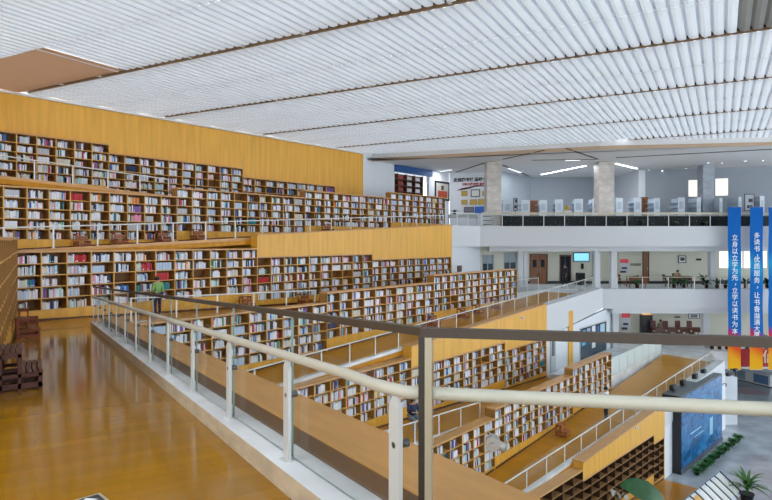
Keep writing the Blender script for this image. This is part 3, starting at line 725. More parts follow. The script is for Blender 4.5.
# ------------------------------------------------------------------ helpers for things
def table(name, label, loc, w, d, h, top, leg, group=None, rot=0):
    t = thing(name, label, 'table', loc, rot, group)
    mb = MB(); mb.bev(-w/2, w/2, -d/2, d/2, h-.04, h, .01); mb.build('tabletop', top, t)
    mb = MB(); mb.box(-w/2+.08, w/2-.08, -d/2+.05, -d/2+.07, h-.30, h-.042); mb.build('modesty_panel', leg, t)
    for sx in (-1, 1):
        for sy in (-1, 1):
            mb = MB(); x, y = sx*(w/2-.07), sy*(d/2-.07); mb.bev(x-.03, x+.03, y-.03, y+.03, 0.002, h-.042, .006); mb.build('leg', leg, t)
    return t
def chair(label, loc, rot, m, group=None):
    t = thing('chair', label, 'chair', loc, rot, group)
    mb = MB(); mb.bev(-.22, .22, -.22, .22, .42, .47, .02); mb.build('seat', m, t)
    mb = MB(); mb.hexa([(-.2, -.22, .55), (.2, -.22, .55), (.2, -.19, .55), (-.2, -.19, .55), (-.2, -.29, .95), (.2, -.29, .95), (.2, -.26, .95), (-.2, -.26, .95)]); mb.build('backrest', m, t)
    for sx in (-1, 1):
        mb = MB(); mb.tube([(sx*.19, .19, .002), (sx*.19, .19, .42)], .018, 6); mb.build('leg', DKW, t)
        mb = MB(); mb.tube([(sx*.19, -.24, .002), (sx*.19, -.2, .42), (sx*.19, -.27, .92)], .018, 6); mb.build('leg', DKW, t)
    return t
def picture(label, px0, px1, py0, py1, Y, fm, pm, name='picture_frame', cat='picture', inner=None, loc=None, rot=0, w=None, h=None):
    if loc is None:
        w = (px1-px0)/F*Y; h = (py1-py0)/F*Y; loc = (xat((px0+px1)/2, Y), Y-.003, zat(py1, Y))
    t = thing(name, label, cat, loc, rot); b = min(w, h)*.10
    mb = MB(); mb.box(-w/2, w/2, -.05, -.01, 0, b); mb.box(-w/2, w/2, -.05, -.01, h-b, h); mb.box(-w/2, -w/2+b, -.05, -.01, b, h-b); mb.box(w/2-b, w/2, -.05, -.01, b, h-b); mb.build('frame', fm, t)
    mb = MB(); mb.box(-w/2+b, w/2-b, -.03, -.012, b, h-b); p = mb.build('print', pm, t)
    if inner:
        for (u0, u1, v0, v1, m) in inner: mb = MB(); mb.box(-w/2+u0*w, -w/2+u1*w, -.036, -.031, v0*h, v1*h); mb.build('motif', m, p)
    return t
def text_mesh(body, size, m, name, parent=None, loc=(0, 0, 0), rot=(PI/2, 0, 0), ext=.004, bold=0):
    c = bpy.data.curves.new('lettering', 'FONT'); c.body = body; c.size = size; c.align_x = 'CENTER'; c.align_y = 'CENTER'; c.extrude = ext; c.offset = bold; c.resolution_u = 2
    o = bpy.data.objects.new('tmp', c); C.objects.link(o); dg = bpy.context.evaluated_depsgraph_get()
    me = bpy.data.meshes.new_from_object(o.evaluated_get(dg)); bpy.data.objects.remove(o); bpy.data.curves.remove(c)
    me.materials.clear(); me.materials.append(m)
    o = bpy.data.objects.new(name, me); C.objects.link(o); o.rotation_euler = rot; o.location = loc
    if parent: o.parent = parent
    return o
def leaf(mb, base, azim, L, w, rise, droop, mi=0, seg=6):
    """arching tapered leaf with a folded midrib"""
    b = Vector(base); d = Vector((math.cos(azim), math.sin(azim), 0)); sd = Vector((-d.y, d.x, 0)); vs = []
    for i in range(seg+1):
        t = i/seg; c = b+d*(L*t*(.45+.55*t))+Vector((0, 0, rise*t-droop*t*t)); ww = w*math.sin(PI*min(1, .08+t*.92))**.8+.004
        vs += [c-sd*ww/2+Vector((0, 0, ww*.18)), c, c+sd*ww/2+Vector((0, 0, ww*.18))]
    fs = []
    for i in range(seg):
        for k in (0, 1): fs.append((3*i+k, 3*i+k+1, 3*i+4+k, 3*i+3+k))
    mb.add(vs, fs, mi, True)
def plant(label, loc, potr, poth, n, L, w, rise, droop, m, potm, stem=0, cat='plant', group=None, name='potted_plant', spread=.9):
    t = thing(name, label, cat, loc, random.uniform(0, 6), group)
    mb = MB(); mb.lathe([(0, .003), (potr*.75, .003), (potr, poth), (potr*1.08, poth), (potr*1.08, poth-.03), (potr*.9, poth-.03), (0, poth-.04)]); mb.build('pot', potm, t)
    mb = MB()
    if stem:
        for k in range(3): mb.tube([(.03*math.cos(k*2.1), .03*math.sin(k*2.1), poth-.04), (.08*math.cos(k*2.1), .08*math.sin(k*2.1), poth+stem)], .018, 6, 0)
    for i in range(n):
        a = i*2.399+random.uniform(-.2, .2); f = random.uniform(.65, 1.1); up = random.uniform(.6, 1.2)
        leaf(mb, (.03*math.cos(a), .03*math.sin(a), poth-.05+stem*random.uniform(.4, 1)), a, L*f*spread, w*random.uniform(.7, 1.1), rise*up, droop*f)
    mb.build('foliage', m, t)
    return t

# step stools ---------------------------------------------------------------
def stool_proto(label, loc, rot, REDW):
    t = thing('step_stool', label, 'step stool', loc, rot, 'step stools on the ramps')
    for x in (-.23, .21):
        mb = MB(); mb.box(x, x+.02, -.26, .26, .05, .12); mb.box(x, x+.02, -.26, -.21, .002, .25); mb.box(x, x+.02, -.01, .03, .002, .52); mb.box(x, x+.02, .21, .26, .002, .52); mb.box(x, x+.02, -.26, .26, .20, .25); mb.box(x, x+.02, -.01, .26, .47, .52); mb.build('side_frame', REDW, t)
    for y0, z in ((-.27, .25), (-.01, .52)):
        mb = MB()
        for k in range(4): mb.bev(-.25, .25, y0+k*.069, y0+k*.069+.055, z, z+.025, .006)
        mb.build('tread', REDW, t)
    for y, z0, z1 in ((-.255, .08, .2), (.0, .30, .45), (.24, .08, .2)):
        mb = MB(); mb.box(-.21, .21, y, y+.018, z0, z1); mb.build('riser', REDW, t)
    return t
st0 = stool_proto('dark red slatted step stool at the left edge of the foreground floor', Wk.loc(10.35, .18, zz(wz(10.6))), Wk.rot, mat('stool_wood_shaded', (.085, .016, .008), .4))  # near stools: wood darkened to paint in the bookcase's shade
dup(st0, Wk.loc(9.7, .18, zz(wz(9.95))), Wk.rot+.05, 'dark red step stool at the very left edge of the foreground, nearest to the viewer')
st1 = stool_proto('reddish step stool in front of the far left bookcase on the walkway', Wk.loc(17.9, .16, zz(wz(18.17))), Wk.rot+.1, REDW)
st0 = st1
dup(st0, Wk.loc(21.6, .18, zz(-2.62)), Wk.rot, 'reddish step stool on the landing in the corner of the bookcases')
st0 = stool_proto('first red-brown step stool from the left on the second ramp from the top', T[2].loc(T[2].s_px(82, -.45), -.45, zz(RF[2](T[2].s_px(82, -.45)+.2))+.004), T[2].rot, REDW2)
def st(n, px, label, d=.45, r=0):
    s = T[n].s_px(px, -d); dup(st0, T[n].loc(s, -d, zz(max(RF[n](s-.2), RF[n](s+.2)))+.004), T[n].rot+r, label)
for px, lab in ((120, 'second red-brown step stool from the left on the second ramp from the top'), (163, 'third red-brown step stool from the left on the second ramp from the top'), (198, 'fourth red-brown step stool from the left on the second ramp from the top'), (328, 'red-brown step stool far right on the second ramp from the top')): st(2, px, lab)
for px, lab in ((247, 'left one of two red step stools on the third ramp from the top'), (305, 'right one of two red step stools on the third ramp from the top')): st(3, px, lab)
for px, lab in ((434, 'first red step stool from the left on the fourth ramp from the top'), (463, 'second red step stool from the left on the fourth ramp from the top'), (478, 'third red step stool from the left on the fourth ramp from the top'), (497, 'fourth red step stool from the left on the fourth ramp from the top')): st(4, px, lab, .75)
st(6, 563, 'red step stool on the lowest long ramp below the white railing', .7)

# ------------------------------------------------------------------ people
def skin_mesh(verts, edges, name, m, parent, sub=1):
    me = bpy.data.meshes.new(name); me.from_pydata([v[:3] for v in verts], edges, [])
    o = bpy.data.objects.new(name, me); C.objects.link(o)
    o.modifiers.new('Skin', 'SKIN'); sd = o.modifiers.new('Sub', 'SUBSURF'); sd.levels = sub
    for i, v in enumerate(verts): me.skin_vertices[0].data[i].radius = (v[3], v[3]*(v[4] if len(v) > 4 else 1))
    me.skin_vertices[0].data[0].use_root = True
    dg = bpy.context.evaluated_depsgraph_get(); m2 = bpy.data.meshes.new_from_object(o.evaluated_get(dg)); bpy.data.objects.remove(o)
    m2.materials.clear(); m2.materials.append(m)
    for p in m2.polygons: p.use_smooth = True; p.material_index = 0
    m2.name = name; o = bpy.data.objects.new(name, m2); C.objects.link(o)
    if parent: o.parent = parent
    return o
def person(label, loc, rot, top, legs, pose='stand', scale=1.0, shoe=BLACK, lean=0):
    sit = pose == 'sit'
    H = .50 if sit else .93
    J_ = {}
    J_['pel'] = (0, 0, H); J_['sp'] = (0, .02+lean*.4, H+.22); J_['ch'] = (0, .02+lean, H+.40); J_['nk'] = (0, .03+lean*1.2, H+.53); J_['hd'] = (0, .06+lean*1.4, H+.64); J_['tp'] = (0, .05+lean*1.5, H+.74)
    for s, n in ((-1, 'l'), (1, 'r')):
        J_['sh'+n] = (s*.18, .02+lean, H+.46)
        if pose == 'walk': J_['el'+n] = (s*.23, -.05*s+.0, H+.19); J_['wr'+n] = (s*.23, .10-.12*s, H-.05)
        elif sit: J_['el'+n] = (s*.24, .12+lean, H+.22); J_['wr'+n] = (s*.12, .36+lean, H+.26)
        elif pose == 'reach': J_['el'+n] = (s*.22, .2, H+.30); J_['wr'+n] = (s*.14, .42, H+.38)
        else: J_['el'+n] = (s*.23, .0, H+.18); J_['wr'+n] = (s*.2, .16, H+.02)
        J_['hp'+n] = (s*.09, 0, H-.04)
        if sit: J_['kn'+n] = (s*.11, .44, H); J_['an'+n] = (s*.11, .42, .09); J_['to'+n] = (s*.12, .56, .045)
        elif pose == 'walk': J_['kn'+n] = (s*.1, .08+.1*s, .50); J_['an'+n] = (s*.1, .2*s-.04, .09); J_['to'+n] = (s*.11, .2*s+.11, .045)
        else: J_['kn'+n] = (s*.1, .03, .50); J_['an'+n] = (s*.1, 0, .09); J_['to'+n] = (s*.11, .15, .045)
    R_ = {'pel': .13, 'sp': .115, 'ch': .14, 'nk': .05, 'hd': .088, 'tp': .06, 'sh': .06, 'el': .042, 'wr': .028, 'hp': .085, 'kn': .055, 'an': .038, 'to': .035}
    names = list(J_); idx = {n: i for i, n in enumerate(names)}
    V = [(*J_[n], R_.get(n, R_.get(n[:2], .05))) for n in names]
    E_ = [('pel', 'sp'), ('sp', 'ch'), ('ch', 'nk'), ('nk', 'hd'), ('hd', 'tp')]
    for n in 'lr': E_ += [('ch', 'sh'+n), ('sh'+n, 'el'+n), ('el'+n, 'wr'+n), ('pel', 'hp'+n), ('hp'+n, 'kn'+n), ('kn'+n, 'an'+n), ('an'+n, 'to'+n)]
    E = [(idx[a], idx[b]) for a, b in E_]
    # nose, palms and fingers
    hd = Vector(J_['hd']); V.append((hd.x, hd.y+.105, hd.z-.01, .014)); E.append((idx['hd'], len(V)-1))
    for n, s in (('l', -1), ('r', 1)):
        w_ = Vector(J_['wr'+n]); d = (w_-Vector(J_['el'+n])).normalized(); pm = w_+d*.07; V.append((*pm, .03)); ip = len(V)-1; E.append((idx['wr'+n], ip))
        sd = d.cross(Vector((0, 0, 1)));  sd = sd.normalized() if sd.length > .1 else Vector((0, 1, 0))
        for k, (o_, l_) in enumerate(((-.026, .065), (-.009, .078), (.009, .072), (.026, .055))):
            a = pm+sd*o_+d*.03; b = a+d*l_*.5-Vector((0, 0, .004)); c = b+d*l_*.45-Vector((0, 0, .015))
            V += [(*a, .009), (*b, .008), (*c, .007)]; m_ = len(V); E += [(ip, m_-3), (m_-3, m_-2), (m_-2, m_-1)]
        a = w_+d*.03-sd*.03*s; b = a+d*.035-sd*.018*s; V += [(*a, .011), (*b, .009)]; m_ = len(V); E += [(ip, m_-2), (m_-2, m_-1)]
    t = thing('person', label, 'person', loc, rot); t.scale = (scale,)*3
    skin_mesh(V, E, 'body', SKIN, t)
    def sub(ns, es, name, m, k=1.15, extra=.012):
        vv = [(*J_[n], R_.get(n, R_.get(n[:2], .05))*k+extra) for n in ns]; ii = {n: i for i, n in enumerate(ns)}
        return skin_mesh(vv, [(ii[a], ii[b]) for a, b in es], name, m, t)
    J_['nb'] = tuple(Vector(J_['ch'])*.45+Vector(J_['nk'])*.55); R_['nb'] = .06
    for n in 'lr': J_['cf'+n] = tuple(Vector(J_['el'+n])*.12+Vector(J_['wr'+n])*.88); R_['cf'] = .030
    sub(['pel', 'sp', 'ch', 'nb', 'shl', 'shr', 'ell', 'elr', 'cfl', 'cfr'], [('pel', 'sp'), ('sp', 'ch'), ('ch', 'nb'), ('ch', 'shl'), ('shl', 'ell'), ('ell', 'cfl'), ('ch', 'shr'), ('shr', 'elr'), ('elr', 'cfr')], 'jacket', top)
    sub(['pel', 'hpl', 'hpr', 'knl', 'knr', 'anl', 'anr'], [('pel', 'hpl'), ('hpl', 'knl'), ('knl', 'anl'), ('pel', 'hpr'), ('hpr', 'knr'), ('knr', 'anr')], 'trousers', legs, 1.12, .012)
    for n in 'lr': sub(['an'+n, 'to'+n], [('an'+n, 'to'+n)], 'shoe', shoe, 1.0, .008)
    mb = MB(); c = Vector(J_['hd'])+Vector((0, -.018, .035))
    pr = [(0.001, .095), (.05, .085), (.085, .055), (.10, .01), (.098, -.04), (.08, -.075)]
    mb.lathe(pr, tuple(c), 12); mb.build('hair', HAIR, t, smooth=True)
    mb = MB()
    for s in (-1, 1): mb.lathe([(.001, .01), (.009, .0), (.001, -.01)], (hd.x+s*.032, hd.y+.083, hd.z+.02), 6)
    mb.build('eyes', BLACK, t)
    return t
NAVY = mat('cloth_navy', (.02, .03, .09), .8); DKCL = mat('cloth_dark', (.018, .018, .022), .8); GRNC = mat('cloth_green', (.22, .42, .13), .8); WHC = mat('cloth_white', (.72, .74, .78), .8); GRYC = mat('cloth_grey', (.2, .22, .26), .8)
s_ = T[3].s_px(157.5, -.6)
person('person in green jacket standing at the shelves of the third row, seen from behind', T[3].loc(s_, -.62, zz(RF[3](s_))+.005), T[3].rot, GRNC, NAVY, 'stand', .86)
person('person in dark clothes walking past the doorway on the middle storey', (xat(565.5, 44.6), 44.6, zz(L2)+.003), 2.2, DKCL, DKCL, 'walk', 1.0)
s_ = T[6].s_px(604.5, -1.5); q = T[6].p(s_, -1.6)
person('person in white shirt reaching at the end of the sixth bookcase row', (q.x, q.y, zz(RF[6](s_)+.03)), T[6].rot, WHC, DKCL, 'reach', .98)
s_ = T[5].s_px(412.5, -.95); person('person in navy jacket sitting on the ramp behind the bronze post', T[5].loc(s_, -.95, zz(RF[5](s_))+.003), T[5].rot+2.6, NAVY, GRYC, 'sit', .95)

# ------------------------------------------------------------------ top storey furnishing
nb_ = 0
for i, (a, b, Y, yt) in enumerate(((503, 511, 47.5, 200), (521, 530, 47, 200), (539.5, 547, 46.5, 200), (555, 563, 46.3, 199.5), (574, 583, 46, 199), (592.5, 599, 46, 198.5), (616, 623, 46, 198), (634, 641.5, 45.8, 198), (654, 660, 45.6, 198), (678, 685, 45.2, 197.5), (697, 701, 44.6, 197.5), (719.5, 722.5, 44.3, 198), (738.5, 741.5, 44, 197), (760, 764.5, 43.8, 196))):
    w = (b-a)/F*Y; h = zat(yt, Y)-zz(L3)
    t = thing('book_stack', f'white library stack end panel, {ORD[i]} from the left on the top storey', 'bookshelf', (xat((a+b)/2, Y), Y, zz(L3)+.003), 0, 'white stacks of the top storey')
    mb = MB(); mb.bev(-w/2, w/2, 0, .03, 0, h, .01); e_ = mb.build('end_panel', mat('stack_white', (.68, .76, .84), .5), t)
    mb = MB(); mb.box(-w*.3, w*.3, -.006, -.001, h*.62, h*.86); mb.build('panel_print', mat('stack_print', (.50, .58, .68), .6), e_)
    mb = MB(); mb.box(-w/2+.02, w/2-.02, .035, 1.6, 0, .08)
    for k in range(1, 6): mb.box(-w/2+.02, w/2-.02, .035, 1.6, h*k/6, h*k/6+.02)
    mb.box(-.01, .01, .035, 1.6, 0, h-.02); mb.build('shelves', MATS['stack_print'], t)
for i, (a, b, Y, yt, lab) in enumerate(((530, 538.5, 49, 200.5, 'brown wooden cabinet between white stacks on the top storey'), (642.8, 648.2, 47.4, 197, 'brown wooden cabinet beside the white wall end on the top storey'))):
    w = (b-a)/F*Y; h = zat(yt, Y)-zz(L3); t = thing('cabinet', lab, 'cabinet', (xat((a+b)/2, Y), Y, zz(L3)+.003))
    mb = MB(); mb.bev(-w/2, w/2, 0, .45, 0, h, .01); mb.build('carcass', BRNW, t)
    for s in (0, 1): mb = MB(); mb.box(-w/2+s*w/2+.01, -w/2+(s+1)*w/2-.01, -.02, -.002, .05, h-.03); d_ = mb.build('door', BRNW, t); mb = MB(); mb.box((-.04 if s == 0 else .02), (-.02 if s == 0 else .04), -.04, -.021, h*.45, h*.55); mb.build('handle', CHROME, d_)
for i, (a, b, Y, lab) in enumerate(((504.5, 516, 42.62, 0), ) if False else ()): pass
# dark planter panels behind the railing with plants
xs = [xat(501.5, 42.9), xat(598, 42.9), xat(690, 42.9), 31.5]
for i in range(3):
    t = thing('planter_cabinet', ['left', 'middle', 'right'][i]+' glossy black planter cabinet behind the top balcony railing', 'planter', (xs[i]+.02, 42.75, zz(L3)+.003), 0, 'planter cabinets of the top balcony')
    L = xs[i+1]-xs[i]-.04; mb = MB(); mb.box(0, L, 0, .4, 0, .74); mb.build('body', BLACK, t)
    n = 5
    for k in range(n): mb = MB(); mb.box(L*k/n+.01, L*(k+1)/n-.01, -.015, -.002, .03, .72); mb.build('front_panel', DKGL, t)
    mb = MB(); mb.box(-.01, L+.01, -.03, .42, .742, .775); mb.build('top_board', BEIGE, t)
for i, px in enumerate((586, 622, 641, 676, 706)):
    plant(f'small green plant before the black cabinets, {ORD[i]} from the left on the top balcony', (xat(px, 42.36), 42.36, zz(L3)+.003), .08, .2, 14, .19, .06, .45, .35, GREEN, BLACK, group='plants of the top balcony')
# flowers
plant('yellow flowering plant among the white stacks on the top storey', (xat(567, 44.5), 44.5, zz(L3)+1.2), .16, .3, 10, .3, .1, .3, .2, mat('flower_yellow', (.6, .42, .03), .5), YEL, name='flower_pot')
table('side_table', 'small table carrying the yellow flowering plant', (xat(567, 44.5), 44.5, zz(L3)+.003), .7, .5, 1.195, WHITE, STEEL)
# honours wall
hm = T[1]
tx0, ty0 = pB.x+.05, pB.y; tv = (tw-Vector((tx0, ty0))); tr = math.atan2(tv.y, tv.x); tvn = tv.normalized()
def wallpt(px):
    q = (px-HX)/F; u = (q*ty0-tx0)/(tvn.x-q*tvn.y); return Vector((tx0, ty0))+tvn*u
def onwall(px, py):
    p = wallpt(px); nrm_ = Vector((tvn.y, -tvn.x))*.012; return (p.x+nrm_.x, p.y+nrm_.y, zat(py, p.y))
t = thing('wall_lettering', 'dark lettering with a red second line on the white honours wall', 'lettering', onwall(472, 181), tr)
text_mesh('走进图书馆 品味书香', .34, DKCL, 'lettering_line', t, (0, 0, .1), (PI/2, 0, 0), .015, .012)
text_mesh('文明 健康 和谐 奋进', .22, RED, 'lettering_line', t, (.1, 0, -.28), (PI/2, 0, 0), .015, .008)
mb = MB(); pth = [(-1.25, 0, -.75), (-.8, 0, -.65), (-.3, 0, -.58), (.2, 0, -.45), (.7, 0, -.42), (1.2, 0, -.5)]; mb.tube(pth, .05, 6, radii=[.02, .09, .08, .06, .05, .03]); mb.build('ribbon', mat('maroon', (.10, .01, .02), .5), t)
hon = 0
for (a, b, c, d, fm, pm, lab) in ((461.5, 467.5, 191, 196, GOLDP, mat('plaque_face', (.55, .36, .06), .4), 'gold plaque left of the framed certificate'), (471, 480, 189.5, 197, BLACK, PAPER, 'black framed certificate in the middle of the honours wall'), (482.5, 486.5, 191, 196, GOLDP, MATS['plaque_face'], 'gold plaque right of the framed certificate'),
    (461.5, 467.5, 200, 204.5, GOLDP, MATS['plaque_face'], 'gold plaque, left of the lower row of three'), (470, 477, 199.5, 204.5, GOLDP, MATS['plaque_face'], 'gold plaque, middle of the lower row of three'), (478.5, 486, 199, 204.5, GOLDP, MATS['plaque_face'], 'gold plaque, right of the lower row of three'),
    (464, 474, 207, 212.5, DKW, mat('plaque_grey', (.2, .2, .25), .5), 'dark framed board at the foot of the honours wall'), (475, 487, 206.5, 213, BLUE, mat('board_blue', (.05, .15, .55), .5), 'blue board at the foot of the honours wall')):
    p = wallpt((a+b)/2); Y = p.y
    picture(lab, a, b, c, d, Y, fm, pm, 'plaque' if 'plaque' in lab else 'board', 'plaque' if 'plaque' in lab else 'board', None, onwall((a+b)/2, d), tr, (b-a)/F*Y*1.02, (d-c)/F*Y)
# big picture on the oblique wall and the dark doorway with red shelves
sP = g.s_px(442, DEP); q = g.p(sP, DEP-.004); Y = q.y
sa, sb = g.s_px(434.2, DEP), g.s_px(450.2-1.6, DEP)
picture('large dark framed picture with a red figure on the white wall', 0, 0, 0, 0, Y, BLACK, mat('picture_ground', (.52, .50, .46), .5), 'picture_frame', 'picture', [(.2, .85, .15, .5, mat('print_red', (.42, .06, .02), .5)), (.42, .6, .55, .78, DKW)], (q.x, q.y, zat(200.5, Y)), g.rot, sb-sa, (200.5-181.5)/F*Y)
mb = MB(); a, b = d0, d1; zt_ = zz((241-170.5)/F*44.5)
t = thing('roller_shutter', 'blue fascia board over the dark opening in the white wall', 'sign', g.loc(sg1+.01+a, DEP-.06, zt_-.02), g.rot)
mb = MB(); mb.box(-.05, b-a+.25, -.10, .04, 0, .5); mb.build('board', mat('shutter_blue', (.015, .10, .32), .5), t)
for k in range(4): mb = MB(); mb.box(-.045, b-a+.245, -.112, -.102, .03+.115*k, .13+.115*k); mb.build('slat', MATS['shutter_blue'], t)
fr_ = Frame(g.u, g.off)
t = thing('curio_shelf', 'dark shelf of red and white objects inside the opening below the blue board', 'shelf', g.loc(sg1+.01+a+.05, DEP+.55, zz(L3)+.003), g.rot)
L = b-a-.1; H_ = zt_-zz(L3)
mb = MB(); mb.box(0, L, .3, .34, 0, H_); mb.build('back_panel', DKW, t)
for k in range(9): mb = MB(); mb.box(0, L, 0, .295, H_*k/9, H_*k/9+.04); mb.build('shelf_board', DKW, t)
for k in range(5): mb = MB(); mb.box(L*k/4-.02*(k > 0)-.02*(k > 3), L*k/4+.04-.02*(k > 0)-.02*(k > 3), -.005, .29, 0, H_); mb.build('upright', DKW, t)
k3 = 0
for r in range(5, 9):
    for c in range(4):
        w = L/4*.55; mb = MB(); mb.bev(0, w, 0, .15, 0, H_/9*.6, .02)
        m = [mat('box_red', (.30, .03, .02), .5), mat('box_white', (.6, .6, .62), .5)][1 if c > 1 else 0]
        o = mb.build('box', m, None, g.loc(sg1+.01+a+.05+L*c/4+.12, DEP+.6, zz(L3)+.003+H_*r/9+.045), g.rot); tag(o, f'{"red" if c < 2 else "pale"} box, {ORD[8-r]} shelf from the top, {ORD[c]} from the left in the dark opening', 'box', 'boxes in the dark opening')
# office desk corner right of the stepped bookcases
table('desk', 'white counter at the left end of the top balcony', (xat(463, 45), 45, zz(L3)+.003), 2.3, .7, .95, mat('counter_mint', (.55, .72, .72), .4), WHITE)
plant('dark potted plant on the white counter of the top balcony', (xat(454.5, 45), 45, zz(L3)+.957), .12, .2, 16, .4, .1, .4, .3, DGREEN, BLACK)
t = thing('papers_stand', 'grey and white leaflet stand at the foot of the left marble column', 'stand', (xat(487, 42.8), 42.8, zz(L3)+.003), 0)
mb = MB(); mb.box(-.3, .3, 0, .03, 0, 1.0); mb.build('back_panel', WHITE, t)
for k in range(3): mb = MB(); mb.box(-.28, .28, -.12, -.004, .1+.3*k, .14+.3*k); mb.build('tray', BLACK, t)
# posters on stands
for lab, a, b, c, Y in (('tall dark framed poster stand between the first white stacks', 513.3, 517.5, 198, 46.8), ('dark framed poster on the right of the top storey', 744.5, 754.5, 194, 44.2)):
    w = (b-a)/F*Y; h = zat(c, Y)-zz(L3); t = thing('poster_stand', lab, 'poster', (xat((a+b)/2, Y), Y, zz(L3)+.003))
    mb = MB(); z0 = h-1.25 if b-a > 5 else h-1.0
    mb.box(-w/2, w/2, 0, .03, z0, z0+.05); mb.box(-w/2, w/2, 0, .03, h-.05, h); mb.box(-w/2, -w/2+.05, 0, .03, z0, h); mb.box(w/2-.05, w/2, 0, .03, z0, h); mb.build('frame', BLACK, t)
    mb = MB(); mb.box(-w/2+.05, w/2-.05, .008, .02, z0+.05, h-.05); p = mb.build('print', mat('poster_grey', (.42, .46, .52), .5), t)
    mb = MB(); mb.box(-w*.25, w*.3, .002, .0075, z0+.2, z0+.42); mb.box(-w*.1, w*.32, .002, .0075, z0+.65, z0+.9); mb.build('motif', BLACK, p)
    mb = MB(); mb.tube([(0, .02, .02), (0, .02, z0)], .02, 8); mb.bev(-.2, .2, -.12, .16, 0, .02, .004); mb.build('stand', BLACK, t)
# ceiling lights of the top storey
LAMP = mat('lamp_glow', (.9, .95, 1), .5, emit=(.9, .96, 1, 14))
LAMPD = mat('lamp_dim', (.9, .95, 1), .5, emit=(.9, .96, 1, 1.6))
def strip(label, a, b, grp):
    a, b = Vector(a), Vector(b); L = (b-a).length; t = thing('ceiling_light', label, 'light', (a.x, a.y, zz(C3)-.002), math.atan2((b-a).y, (b-a).x), grp)
    mb = MB(); mb.box(0, L, -.08, .08, -.05, -.001); mb.build('housing', STEEL, t)
    mb = MB(); mb.box(.03, L-.03, -.06, .06, -.065, -.051); mb.build('diffuser', LAMPD if 'short' in label else LAMP, t)
def cpt(px, py): Y = C3*F/(HY-py); return (xat(px, Y), Y)
strip('long bright ceiling light left of the middle marble column', cpt(541, 174), cpt(586, 165), 'strip lights of the top storey')
strip('bright ceiling light right of the middle marble column', cpt(616, 163), cpt(637, 168), 'strip lights of the top storey')
for i, (a, b) in enumerate((((503, 159), (544, 150)), ((503, 165), (529, 176)), ((532, 160), (597, 159)), ((456, 172), (484, 163)), ((566, 148), (598, 159)), ((616, 157.5), (772, 149)))):
    a, b = Vector(cpt(*a)), Vector(cpt(*b)); L = (b-a).length; mb = MB(); mb.box(0, L, -.06, .06, -.03, -.002)
    struct('trim_track', mb, [DKC], f'dark ceiling track of the top storey, {["left of the first", "above the first", "longest", "over the honours wall", "right of the first", "far right"][i]} one', (a.x, a.y, zz(C3)), math.atan2((b-a).y, (b-a).x), 'trim')
for i, (px, py) in enumerate(((649, 169.5), (662, 170), (686, 168), (708, 162.5), (722, 163), (745, 160.5), (763, 160), (521, 171.5), (572, 159.5))):
    x, y = cpt(px, py); t = thing('downlight', f'round ceiling spotlight, {ORD[i]} of the top storey spotlights', 'light', (x, y, zz(C3)-.002), 0, 'spotlights of the top storey')
    mb = MB(); mb.lathe([(.10, 0), (.11, -.05), (.085, -.055), (.08, -.02), (0.001, -.02)]); mb.build('ring', STEEL, t)
    mb = MB(); mb.lathe([(.078, -.024), (.07, -.045), (.001, -.05)]); mb.build('bulb', LAMP, t)

strip('short ceiling light on the track beside the left marble column', cpt(508, 167.5), cpt(520, 172), 'strip lights of the top storey')
strip('short ceiling light over the honours wall', cpt(440, 171), cpt(452, 169), 'strip lights of the top storey')
strip('short ceiling light before the middle marble column', cpt(565, 159.6), cpt(580, 159.6), 'strip lights of the top storey')
def lamp(p, q, w):
    p, q = Vector(p), Vector(q); c = (p+q)/2; ld = bpy.data.lights.new('strip_lamp', 'AREA'); ld.shape = 'RECTANGLE'; ld.size = (q-p).length*.96; ld.size_y = .11; ld.energy = w; ld.color = (.92, .96, 1)
    o = bpy.data.objects.new('strip_lamp', ld); C.objects.link(o); o.location = (c.x, c.y, zz(C3)-.075); o.rotation_euler = (0, 0, math.atan2((q-p).y, (q-p).x))
for a_, b_, w_ in (((541, 174), (586, 165), 110), ((616, 163), (637, 168), 80), ((508, 167.5), (520, 172), 70), ((440, 171), (452, 169), 45), ((565, 159.6), (580, 159.6), 60)): lamp(cpt(*a_), cpt(*b_), w_)
# ------------------------------------------------------------------ middle storey furnishing
def added_panel_light(label, x, y, z, w=1.2, d=1.2, e=None):  # unseen panels added under the slabs to light the rooms
    t = thing('ceiling_light', label, 'light', (x, y, z-.002), 0, 'added unseen panel lights under the balconies')
    mb = MB(); mb.box(-w/2, w/2, -d/2, d/2, -.04, -.001); mb.build('housing', STEEL, t)
    mb = MB(); mb.box(-w/2+.04, w/2-.04, -d/2+.04, d/2-.04, -.05, -.041); mb.build('diffuser', LAMP, t)
for i, x in enumerate((10.5, 14, 18, 22, 26.5, 31)):
    added_panel_light(f'added unseen ceiling panel light of the middle storey, {ORD[i]} from the left', x, 45.6, zz(L3-1.42), .6, .6)
for i, x in enumerate((15.2, 19, 23, 28)):
    added_panel_light(f'added unseen ceiling panel light of the lower storey, {ORD[i]} from the left', x, 45.4, zz(L2-1.40), .6, .6)
t = thing('hanging_screen', 'wide screen with pale blue picture hanging under the top balcony', 'screen', (xat(581.3, 43.9), 43.9, zat(262, 43.9)))
w = 17/F*43.9; h = 10/F*43.9
mb = MB(); mb.bev(-w/2, w/2, -.03, .08, 0, h, .06); mb.build('casing', mat('screen_casing', (.10, .20, .26), .4), t)
mb = MB(); mb.box(-w/2+.09, w/2-.09, -.04, -.031, .1, h-.1); mb.build('display', mat('screen_blue', (.2, .6, .75), .4, emit=(.25, .68, .85, .75)), t)
for s in (-1, 1): mb = MB(); mb.tube([(s*.4, .03, h-.01), (s*.4, .03, zz(L3-1.42)-zat(262, 43.9)-.005)], .015, 6); mb.build('hanger', STEELG, t)
t = thing('speaker', 'slim black loudspeaker on the cream wall under the screen', 'speaker', (xat(582, YB), YB-.143, zat(269, YB)))
